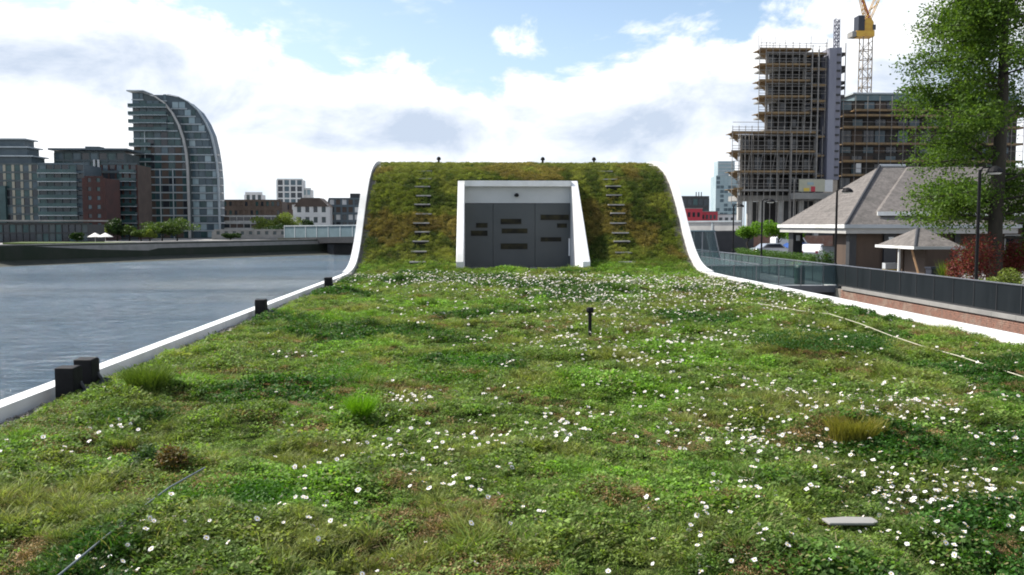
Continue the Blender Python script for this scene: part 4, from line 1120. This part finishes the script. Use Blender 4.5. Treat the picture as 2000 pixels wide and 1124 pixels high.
# curved tower
YT = 292.0
T0 = at(265, 470, YT); tw = empty('curved_tower', (T0.x, YT, ZL)); tag(tw, 'tall blue glass tower with curved sail shaped roof line', 'tower')
S = YT / F
def lx(px): return at(px, 330, YT).x - T0.x
def lz(py): return at(330, py, YT).z - ZL
arcA = [(285, 183), (305, 189), (325, 203), (340, 222), (352, 246), (360, 272), (365, 300), (367, 330), (368, 470)]
arcB = [(325, 183), (345, 187), (365, 197), (385, 215), (399, 238), (409, 262), (415, 290), (419, 320), (421, 350), (422, 470)]
HT = lz(180)
def body_poly(arc, left):
    return [(left, 0)] + [(left, lz(183 if left > 1 else 181))] + [(lx(a), lz(b)) for a, b in arc[:-1]] + [(lx(arc[-1][0]), 0)]
MB().prism_y(body_poly(arcA, 0)[::-1], .6, 16).build('front_block', M['greycl'], tw)
MB().prism_y(body_poly(arcB, lx(296))[::-1], 3.2, 9).build('rear_block', M['bluegrey'], tw)
def arcx(arc, z):
    zs = [lz(b) for a, b in arc][::-1]; xs2 = [lx(a) for a, b in arc][::-1]
    return float(np.interp(z, zs, xs2))
nf = 19; fh = HT / nf
rr = random.Random(4)
for i in range(nf):
    z = i * fh; xr = arcx(arcA, z + fh * .9) - .3; xq = arcx(arcB, z + fh * .9) - .3
    if i: pbox('floor_slab', tw, M['slab'], -.1, xr, .2, .62, z - .18, z + .18)
    if i: pbox('floor_slab', tw, M['slab'], max(arcx(arcA, z), 0), max(xq, arcx(arcA, z) + .5), 2.75, 3.25, z - .18, z + .18)
    xx = .2; k = 0
    while xx + 1.0 < xr:
        x2 = min(xx + 2.1, xr)
        g_ = M['brown'] if (i < 12 and k % 2 == 0 and rr.random() < .6) else rr.choice([M['blueglass'], M['tealglass'], M['tealglass'], M['darkglass']])
        pbox('window', tw, g_, xx, x2 - .2, .45, .58, z + .3, z + fh - .3); xx += 2.15; k += 1
    xx = arcx(arcA, z) + .4
    while xx + 1.0 < xq:
        pbox('window', tw, rr.choice([M['blueglass'], M['tealglass'], M['paleglass'], M['blueglass']]), xx, min(xx + 2.1, xq) - .2, 3.05, 3.18, z + .3, z + fh - .3); xx += 2.15
    if 1 <= i <= 12 or i in (14, 15, 16, 17):
        xb = 22 if i >= 13 else 12
        pbox('balcony', tw, M['slab'], -.8, xb * .5, -1.4, .18, z - .16, z + .02); pbox('balcony_glass', tw, M['tealglass'], -.8, xb * .5, -1.4, -1.34, z + .03, z + 1.05)
    if 1 <= i <= 11: pbox('balcony', tw, M['white_far'], xq - .2, xq + 1.2, 3.5, 6, z - .1, z + .25)
# white fin following the inner arc
def fin(arc, yy, wdt, nm, mt, off=0):
    mb = MB(); pts_ = [(lx(a) + off, lz(b)) for a, b in arc]; pts_[-1] = (pts_[-1][0], 0)
    n = len(pts_)
    V = []
    for x_, z_ in pts_: V += [(x_ - wdt / 2, yy, z_ + .15), (x_ + wdt / 2, yy, z_ + .15), (x_ + wdt / 2, yy + .9, z_ + .15), (x_ - wdt / 2, yy + .9, z_ + .15)]
    Fc = [(4 * i + k, 4 * i + (k + 1) % 4, 4 * i + 4 + (k + 1) % 4, 4 * i + 4 + k) for i in range(n - 1) for k in range(4)]
    mb.add(V, Fc); mb.build(nm, mt, tw)
fin([(262, 180)] + arcA, -.7, .6, 'curved_fin', M['concrete_l']); fin(arcB, 2.4, .5, 'curved_fin', M['slab'])
pbox('roof_tip', tw, M['slab'], -1.6, lx(284), 0, 9, HT + .2, HT + .55)
for px in (283, 311, 336): pbox('mullion', tw, M['slab'], lx(px), lx(px) + .3, .05, .2, 0, lz(330) if px > 300 else lz(250))

# mid distance group between tower and mound
r_, w, h = fbuild('brick_terrace', 'long low brown brick building right of the curved tower', 424, 548, 394, 330, 4, 12, M['brown'], [M['tealglass'], M['brown'], M['darkglass']], pier=.5, sill=.5)
r_, w, h = fbuild('warehouse', 'white striped low warehouse on the far bank', 422, 556, 424, 300, 3, 10, M['concrete_l'], [M['brown'], M['darkglass']], pier=.08, sill=.45)
r_, w, h = fbuild('warehouse', 'low concrete shed just behind the river wall', 418, 560, 452, 268, 1, 9, M['concrete'], [M['greycl']], pier=.6, sill=.6, body=8)
r_, w, h = fbuild('distant_tower', 'white and blue tower block on the skyline left of the mound', 541, 591, 352, 700, 8, 4, M['white_far'], [M['blueglass'], M['darkglass']], pier=.25, sill=.2)
r_, w, h = fbuild('distant_tower', 'narrow white block attached to the right of the blue tower', 590, 607, 371, 705, 5, 2, M['white_far'], [M['paleglass']], pier=.3)
r_, w, h = fbuild('distant_house', 'small white rooftop block on the skyline beside the curved tower', 479, 512, 381, 500, 3, 3, M['white_far'], [M['greycl']], pier=.4, body=8)
r_, w, h = fbuild('brick_house', 'red brown brick houses below the distant tower', 545, 612, 400, 380, 3, 6, M['brown'], [M['darkglass'], M['white_far']], pier=.5, sill=.5)
r_, w, h = fbuild('white_house', 'white house with dark windows on the far bank', 576, 640, 404, 310, 3, 4, M['white_far'], [M['darkglass'], M['greycl']], pier=.5, sill=.45)
MB().prism_y([(-.4, h), (w + .4, h), (w * .75, h + 3), (w * .2, h + 3)], -.2, 10).build('roof', M['brown'], r_)
r_, w, h = fbuild('apartment_block', 'grey and white apartment block next to the mound', 642, 715, 390, 320, 5, 6, M['bluegrey'], [M['white_far'], M['darkglass'], M['brown']], pier=.3, sill=.3)
pbox('roof_plant', r_, M['darksteel'], w * .55, w * .8, 2, 7, h, h + 2.2)
# buildings beyond, seen right of the mound
r_, w, h = fbuild('distant_block', 'dark green office block low on the skyline right of the mound', 1300, 1385, 388, 420, 3, 8, M['darksteel'], [M['tealglass'], M['darkglass']], pier=.12, gz=ZP)
mb = MB()
for k in range(3): mb.tube([(w * (.75 + .06 * k), 4, h), (w * (.75 + .06 * k), 4, h + 3.2)], .25, 5)
mb.build('chimney', M['darksteel'], r_)
r_, w, h = fbuild('glass_tower', 'pale blue glass tower between the mound and the scaffolding', 1399, 1446, 345, 520, 12, 6, M['paleglass'], [M['paleglass'], M['blueglass']], pier=.1, sill=.3, gz=ZP)
pbox('upper_tier', r_, M['paleglass'], w * .1, w * .8, 2, 11, h, h + 9); 
for k in range(4): pbox('floor_band', r_, M['slab'], w * .1 - .1, w * .8 + .1, 1.7, 1.99, h + 1 + k * 2.1, h + 1.5 + k * 2.1)
for k, (a_, b_, y0_, y1_, mt, lab) in enumerate(((1330, 1372, 408, 432, 'red', 'red container with rounded roof left of the pale tower'), (1368, 1402, 414, 434, 'red', 'dark red container standing beside the pale tower'), (1388, 1440, 420, 436, 'white_far', 'row of white site cabins below the pale tower'))):
    A_ = at(a_, y0_, 300 + 5 * k); B_ = at(b_, y0_, 300 + 5 * k); r2 = empty('site_cabin', (A_.x, 300 + 5 * k, ZP)); tag(r2, lab, 'cabin')
    pbox('body', r2, M[mt], 0, B_.x - A_.x, 0, 5, 0, A_.z - ZP)
    for j in range(4): pbox('window', r2, M['darkglass'], (B_.x - A_.x) * (.1 + .22 * j), (B_.x - A_.x) * (.22 + .22 * j), -.06, -.01, (A_.z - ZP) * .68, (A_.z - ZP) * .86)
    pbox('roof_edge', r2, M['concrete'], -.1, B_.x - A_.x + .1, -.1, 5.1, A_.z - ZP + .01, A_.z - ZP + .2)

# ---- railway bridge behind the mound
A_ = at(556, 470, 262); B_ = at(1448, 470, 150)
dirv = Vector((B_.x - A_.x, B_.y - A_.y, 0)); L_ = dirv.length; ang = math.atan2(dirv.y, dirv.x)
br = empty('river_bridge', (A_.x, A_.y, ZW), ang); tag(br, 'low railway bridge with grey green parapet crossing behind the mound', 'bridge')
zt = at(640, 441, 250).z - ZW; zb_ = at(640, 466, 250).z - ZW
zt2 = at(1390, 431, 156).z - ZW; zb2 = at(1390, 450, 156).z - ZW
def lerp(a, b, t): return a + (b - a) * t
NB = 26
for i in range(NB):
    t0_, t1_ = i / NB, (i + 1) / NB
    za, zc = lerp(zb_, zb2, t0_), lerp(zt, zt2, t0_)
    pbox('parapet_panel', br, M['tealpaint'] if i < 14 else M['concrete_l'], L_ * t0_ + .15, L_ * t1_ - .15, 0, .12, za + .02, zc - .3)
    pbox('parapet_post', br, M['slab'], L_ * t0_ - .15, L_ * t0_ + .14, -.1, .3, za, zc)
MB().add([(0, -.2, zt - .28), (L_, -.2, zt2 - .28), (L_, .3, zt2 - .28), (0, .3, zt - .28), (0, -.2, zt), (L_, -.2, zt2), (L_, .3, zt2), (0, .3, zt)], [(3, 2, 1, 0), (4, 5, 6, 7), (0, 1, 5, 4), (1, 2, 6, 5), (2, 3, 7, 6), (3, 0, 4, 7)]).build('top_rail', M['slab'], br)
MB().add([(0, -.5, zb_ - 1.6), (L_, -.5, zb2 - 1.6), (L_, 9, zb2 - 1.6), (0, 9, zb_ - 1.6), (0, -.5, zb_), (L_, -.5, zb2), (L_, 9, zb2), (0, 9, zb_)], [(3, 2, 1, 0), (4, 5, 6, 7), (0, 1, 5, 4), (1, 2, 6, 5), (2, 3, 7, 6), (3, 0, 4, 7)]).build('girder', M['darksteel'], br)
for i in range(9): pbox('pier', br, M['darksteel'], L_ * (i + .3) / 9, L_ * (i + .3) / 9 + 3, .5, 8.5, 0, zb_ - 1.5)
pbox('abutment', br, M['darksteel'], L_ - 13, L_ + 1, -.6, 9.5, 0, zb2 - .1); pbox('abutment', br, M['bankwall'], -3, 9, -.6, 9.5, 0, zb_ - .1)
MB().box(0, 12, 0, .4, 0, at(1400, 452, 100).z - ZP).build
o = MB().box(0, 9.5, 0, .5, 0, 4.0).build('flood_wall', M['darksteel'], loc=(at(1340, 470, 104).x - 1.5, 104, ZW + 1.4))
o.scale = (1, 1, 1); o.location.z = at(1390, 452, 104).z - 4.0; tag(o, 'dark flood wall panel behind the glass entrance lobby', 'wall')

# ---- far bank trees and parasols
ft = [(345, 424, 250, 7.0, 'leaf_far', 'round green tree in front of the curved tower'), (316, 434, 248, 4.6, 'leaf_far', 'smaller green tree left of the round one before the tower'), (228, 424, 246, 3.2, 'leaf_dark', 'thin dark tree before the red block'), (252, 438, 246, 2.6, 'leaf_far', 'small green tree between the red block and the tower'), (275, 445, 244, 2.4, 'leaf_far', 'low green tree at the left foot of the tower'), (292, 447, 243, 2.0, 'leaf_lime', 'tiny yellow green tree at the tower foot'), (194, 441, 242, 1.8, 'leaf_lime', 'tiny tree beside the long low riverside building'), (525, 420, 285, 5.0, 'leaf_lime', 'lime green tree right of the striped warehouse'), (556, 414, 282, 4.2, 'leaf_lime', 'lime green tree beside the brick houses'), (548, 432, 275, 3.6, 'leaf_dark', 'dark tree below the lime green trees'), (602, 428, 290, 2.6, 'leaf_dark', 'dark bush in front of the white house'), (150, 455, 214, 1.6, 'leaf_dark', 'small dark bush by the low riverside building'), (450, 455, 262, 2.6, 'leaf_dark', 'dark bush behind the river wall right of the tower')]
for k, (px, py, Yd, rad, mt, lab) in enumerate(ft):
    p = at(px, py, Yd); top_ = p.z - ZL; rs = np.random.RandomState(60 + k)
    lobes = [(rs.normal(0, rad * .45), rs.normal(0, rad * .35), top_ * rs.uniform(.45, .8), rad * rs.uniform(.4, .6), top_ * rs.uniform(.16, .26)) for _ in range(8)]
    tree(lab, (p.x, Yd, ZL), top_, .18, lobes, .28, 2600, M[mt], 80 + k, 'tree', None, top_ * .7)
for k, (px, lab) in enumerate(((186, 'left white parasol on the far riverside terrace'), (206, 'right white parasol on the far riverside terrace'))):
    p = at(px, 466, 222); zt_ = at(px, 455, 222).z - ZL; r_ = empty('parasol', (p.x, 222, ZL)); tag(r_, lab, 'parasol', 'white parasols on the far terrace')
    MB().lathe([(.06, 0), (.06, zt_ - .2)], n=6).build('pole', M['white'], r_); MB().lathe([(1.9, zt_ - 1.0), (1.0, zt_ - .5), (.05, zt_)], n=8).build('canopy', M['canvas'], r_)
for k in range(5):
    pass
gs = MB().box(0, 26, 0, 9, 0, .35).build('riverside_lawn', M['leaf_far'] if False else mat('far_grass', (.08, .12, .02), (.10, .14, .03), .5, .9), loc=(at(5, 475, 205).x, 205, ZL)); gs['kind'] = 'structure'

# ------------------------------------------------------------------ construction site
YC = 170.0
C0 = at(1425, 470, YC); cs_ = empty('scaffolded_tower', (C0.x, YC, ZP)); tag(cs_, 'unfinished concrete tower wrapped in scaffolding with timber platforms', 'building')
def cxp(px): return at(px, 300, YC).x - C0.x
def cz(py): return at(1550, py, YC).z - ZP
lev_low = [262, 298, 337, 371]
lev_up = [99, 129, 160, 191, 223, 252]
x_l, x_t, x_r = cxp(1447), cxp(1495), cxp(1612)
# concrete slabs and columns; dark blockwork core set back
for py in lev_low + lev_up:
    up_ = py < 260
    pbox('concrete_slab', cs_, M['concrete'], x_t if up_ else x_l, x_r - .2, 1.3, 8, cz(py) - .28, cz(py))
pbox('concrete_slab', cs_, M['concrete'], x_l, x_r, 1.3, 8, cz(392), cz(382))
zprev = None
allz = sorted([cz(p) for p in lev_low + lev_up] + [cz(385)])
for i in range(len(allz) - 1):
    za, zc = allz[i], allz[i + 1] - .28; up_ = i >= 4
    xa = x_t if up_ else x_l; xx = xa + .3; j = 0
    while xx < x_r - 1:
        pbox('column', cs_, M['concrete'] if j % 3 == 0 else M['block'], xx, xx + .45, 1.4, 1.9, za, zc)
        if not (i in (7, 8) and j in (1, 2)) and not (j == 0 and i % 2 == 0 and up_): 
            pbox('infill_wall', cs_, M['block'] if (i + j) % 3 else M['darksteel'], xx + .46, xx + 2.35, 2.4, 2.7, za, zc if (i + j) % 4 else zc - 1)
            if (i * 3 + j) % 2: pbox('opening', cs_, M['darkglass'], xx + .7, xx + 1.9, 2.33, 2.395, za + .7, zc - .5)
        xx += 2.4; j += 1
pbox('core_wall', cs_, M['block'], x_t + 3, x_r - .3, 4.5, 8, cz(385), cz(101))
pbox('core_wall', cs_, M['block'], x_l + 2.6, x_t + 2.9, 5.5, 8, cz(385), cz(265))
for px in (1449, 1468, 1492, 1530, 1570, 1600): pbox('ground_column', cs_, M['concrete_l'], cxp(px), cxp(px) + .9, 1.8, 2.7, 0, cz(392))
pbox('basement_wall', cs_, M['darksteel'], cxp(1500), x_r, 9, 9.5, 0, cz(392)); pbox('basement_wall', cs_, M['darksteel'], cxp(1545), cxp(1720), 2.9, 3.2, 0, cz(393))
# timber platforms
def plat(x0, x1, z, y0=-1.2, y1=.9):
    pbox('scaffold_platform', cs_, M['tan'], x0, x1, y0, y1, z, z + .10); pbox('toe_board', cs_, M['tan'], x0, x1, y0 - .05, y0, z, z + .36)
for k, py in enumerate(lev_up[:5]):
    plat(cxp(1476), cxp(1576), cz(py + 1)); plat(cxp(1576), cxp(1606), cz(py + (10 if k < 4 else -6)))
for py in (262, 299, 338): plat(cxp(1424 if py != 338 else 1430), cxp(1589), cz(py), -1.4, .8); plat(cxp(1590), cxp(1605), cz(py + 8))
for py in (371,): plat(cxp(1430), cxp(1448), cz(py)); pbox('scaffold_platform', cs_, M['concrete'], cxp(1448), cxp(1540), -1.2, .9, cz(py + 3), cz(py) + .05)
# returning platforms on the left flank (sloping outline)
for py in lev_up[:5] + lev_low: 
    xa = cxp(1476) if py < 260 else cxp(1425); pbox('side_platform', cs_, M['tan'], xa, xa + 1.3, .95, 3, cz(py), cz(py) + .1)
    MB().add([(xa, 1, cz(py)), (xa + 1.9, 1, cz(py) - 1.6), (xa + 1.9, 1, cz(py)), (xa, 1.3, cz(py)), (xa + 1.9, 1.3, cz(py) - 1.6), (xa + 1.9, 1.3, cz(py))], [(0, 1, 2), (5, 4, 3), (0, 3, 4, 1)]).build('fan_bracket', M['tan'], cs_)
# poles
def vpole(x, z0, z1, y=-1.25, r=.07): 
    mb = MB(); mb.tube([(x, y, z0), (x, y, z1)], r, 5); mb.build('scaffold_pole', M['pole'], cs_)
for k in range(11): vpole(cxp(1476) + k * (cxp(1604) - cxp(1476)) / 10, cz(262) if k < 0 else cz(262), cz(92 - (k * 7) % 9), -1.25)
for k in range(15): vpole(cxp(1426) + k * (cxp(1600) - cxp(1426)) / 14, cz(440) if k > 1 else cz(400), cz(248), -1.45)
for px in (1449, 1458, 1466, 1474): vpole(cxp(px), 0, cz(262), .9, .09)
vpole(cxp(1589), cz(352), cz(100), -1.6, .16); vpole(cxp(1540), 0, cz(262), -1.6, .14); vpole(cxp(1577), cz(262), cz(99), -1.5, .14)
for k, px in enumerate((1474, 1480, 1496, 1506, 1526, 1575, 1607)): vpole(cxp(px), cz(100), cz(72 + (k * 5) % 12), -1.1, .05)
for zz in [cz(p) + 1.1 for p in lev_up[:5]] + [cz(p) + .6 for p in lev_up[:5]] + [cz(p) + 1.9 for p in lev_up[1:5]]:
    mb = MB(); mb.tube([(cxp(1476), -1.3, zz), (cxp(1606), -1.3, zz)], .05, 5); mb.build('guard_rail', M['pole'], cs_)
for zz in [cz(p) + 1.1 for p in lev_low] + [cz(p) + .6 for p in lev_low] + [cz(p) + 2.0 for p in lev_low]:
    mb = MB(); mb.tube([(cxp(1426), -1.5, zz), (cxp(1590), -1.5, zz)], .05, 5); mb.build('guard_rail', M['pole'], cs_)
for k in range(6):
    mb = MB(); mb.tube([(cxp(1450 + 24 * k), -1.4, cz(371)), (cxp(1462 + 24 * k), -1.4, cz(300))], .05, 5); mb.build('diagonal_brace', M['pole'], cs_)
# hoist
pbox('hoist_shaft', cs_, M['sheet'], cxp(1608), cxp(1622), -1.9, 3, cz(352), cz(97)); pbox('hoist_shaft', cs_, M['sheet'], cxp(1622) + .05, cxp(1634), -1.3, 3, cz(352), cz(95)).name
for k in range(16): pbox('hoist_rung', cs_, M['darksteel'], cxp(1623), cxp(1632), -1.45, -1.32, cz(345 - 15.6 * k), cz(345 - 15.6 * k) + .35)
def lattice(par, x0, x1, y0, y1, z0, z1, step, r, m_, name):
    mb = MB()
    for x in (x0, x1):
        for y in (y0, y1): mb.tube([(x, y, z0), (x, y, z1)], r, 5)
    z = z0; f_ = 0
    while z < z1 - step * .5:
        zz = min(z + step, z1)
        for y in (y0, y1): mb.tube([(x0, y, z), (x1, y, z)], r * .7, 4); mb.tube([(x0 if f_ else x1, y, z), (x1 if f_ else x0, y, zz)], r * .55, 4)
        for x in (x0, x1): mb.tube([(x, y0, z), (x, y1, z)], r * .7, 4); mb.tube([(x, y0 if f_ else y1, z), (x, y1 if f_ else y0, zz)], r * .55, 4)
        z = zz; f_ = 1 - f_
    return mb.build(name, m_, par)
lattice(cs_, cxp(1622), cxp(1630), -1, -.2, cz(96), cz(38), .62, .09, M['sheet'], 'hoist_mast')
# open right flank landings
for py in (102, 128, 135, 158, 168, 185): pbox('landing', cs_, M['darksteel'] if py % 2 else M['block'], cxp(1634), cxp(1647), 0, 4, cz(py + 6), cz(py))
for px in (1636, 1646): vpole(cxp(px), cz(185), cz(84 if px > 1640 else 100), -.2, .1)
# banner on the site
bn_ = empty('site_banner', (C0.x + cxp(1550), YC - 3.2, ZP)); tag(bn_, 'printed cream banner with red and yellow shapes hanging on the scaffolding', 'banner')
bw_ = cxp(1600) - cxp(1550)
pbox('sheet', bn_, M['bannergreen'], 0, bw_, 0, .08, cz(376), cz(352)); pbox('white_sheet', bn_, M['white_far'], bw_ - .0, bw_ + 1.5, -.02, .06, cz(376), cz(353))
pbox('print_patch', bn_, M['yellowp'], .9, 2.0, -.06, -.01, cz(375), cz(369)); pbox('print_patch', bn_, M['red'], 2.3, 3.1, -.06, -.01, cz(376), cz(366)); pbox('print_patch', bn_, M['paleglass'], 1.6, 2.8, -.06, -.01, cz(363), cz(358))
pbox('ledge', bn_, M['concrete'], -1, bw_ + 2.4, -.3, 3, cz(390), cz(378))
vp = MB(); vp.tube([(-1, -.3, 0), (-1, -.3, cz(352))], .12, 5); vp.build('pole', M['pole'], bn_)

# right wing
Wx0 = at(1640, 300, 176); w_px = (1640, 1990)
wg = empty('scaffolded_wing', (Wx0.x, 176, ZP)); tag(wg, 'lower scaffolded wing with blue glass and tan platforms behind the tree', 'building')
WW = at(1990, 300, 176).x - Wx0.x
def wz(py): return at(1700, py, 176).z - ZP
pbox('body', wg, M['block'], .1, WW, 1.0, 16, 0, wz(196)); pbox('top_storey', wg, M['tealpaint'], 3, WW, .6, 15, wz(196), wz(184)); pbox('roof_slab', wg, M['slab'], 2.5, WW, .2, 15, wz(184), wz(181))
lv = [196, 218, 230, 252, 284, 302, 318, 345, 440]
for i in range(len(lv) - 1):
    z1_, z0_ = wz(lv[i]), wz(lv[i + 1]); xx = .5; j = 0
    while xx < WW - 2:
        pbox('window', wg, [M['blueglass'], M['darkglass'], M['block'], M['brown']][(i * 3 + j * 2 + (j // 3)) % 4], xx, xx + 2.0, .85, .98, z0_ + .35, z1_ - .3); xx += 2.3; j += 1
for py in (219, 229, 252, 284, 318, 345): pbox('scaffold_platform', wg, M['tan'], 0 if py > 225 else 2, WW, -1.2, .6, wz(py), wz(py) + .14); pbox('toe_board', wg, M['tan'], 0 if py > 225 else 2, WW, -1.26, -1.2, wz(py), wz(py) + .42)
for k in range(16):
    mb = MB(); x_ = k * WW / 15; mb.tube([(x_, -1.3, 0), (x_, -1.3, wz(190))], .06, 5); mb.build('scaffold_pole', M['pole'], wg)
for py in (206, 240, 266, 296, 330):
    mb = MB(); mb.tube([(0, -1.32, wz(py)), (WW, -1.32, wz(py))], .045, 4); mb.build('guard_rail', M['pole'], wg)
pbox('white_panel', wg, M['white_far'], cxp(1670) - cxp(1640), cxp(1680) - cxp(1640), -.9, -.8, wz(338), wz(320))

# crane
YK = 205.0
K0 = at(1692, 300, YK); ck_ = empty('tower_crane', (K0.x, YK, ZP)); tag(ck_, 'yellow luffing tower crane rising behind the scaffolded building', 'crane')
def kz(py): return at(1692, py, YK).z - ZP
def kx(px): return at(px, 60, YK).x - K0.x
lattice(ck_, kx(1683), kx(1701), -1.05, 1.05, kz(440), kz(74), 2.1, .13, M['cranegrey'], 'mast')
MB().box(kx(1668), kx(1703), -1.5, 1.5, kz(74), kz(63)).build('slewing_platform', M['yellow'], ck_)
MB().box(kx(1660), kx(1672), -1.4, 1.4, kz(74), kz(64)).build('counterweight', M['concrete'], ck_)
MB().box(kx(1672), kx(1684), -1.3, 1.3, kz(62), kz(33)).build('machinery_house', M['navy'], ck_)
MB().prism_y([(kx(1684), kz(62)), (kx(1703), kz(62)), (kx(1703), kz(45)), (kx(1697), kz(36)), (kx(1686), kz(40))], -.9, .9).build('slewing_frame', M['yellow'], ck_)
MB().box(kx(1701), kx(1707), -1, 1, kz(60), kz(50)).build('cab', M['darkglass'], ck_)
def beam(p, q, wdt, r, name, m_):
    mb = MB(); p = Vector(p); q = Vector(q); d = q - p; n = int(d.length / 1.8); s = d.cross(Vector((0, 1, 0))).normalized() * wdt / 2; Yv = Vector((0, wdt / 2, 0))
    cs2 = [s + Yv, s - Yv, -s + Yv, -s - Yv]
    for c in cs2: mb.tube([p + c, q + c], r, 4)
    for i in range(n):
        a = p + d * i / n; b2 = p + d * (i + 1) / n; f_ = 1 if i % 2 else -1
        mb.tube([a + s * f_ + Yv, b2 - s * f_ + Yv], r * .6, 4); mb.tube([a + s * f_ - Yv, b2 - s * f_ - Yv], r * .6, 4)
    mb.build(name, m_, ck_)
beam((kx(1694), 0, kz(40)), (kx(1735), 0, kz(-60)), 1.0, .1, 'jib', M['yellow'])
beam((kx(1690), 0, kz(38)), (kx(1679), 0, kz(-8)), .7, .1, 'a_frame', M['yellow']); beam((kx(1697), 0, kz(36)), (kx(1681), 0, kz(-8)), .35, .08, 'a_frame', M['red'])
mb = MB(); mb.tube([(kx(1679), 0, kz(-8)), (kx(1735), 0, kz(-60))], .05, 4); mb.build('pendant_line', M['darksteel'], ck_)
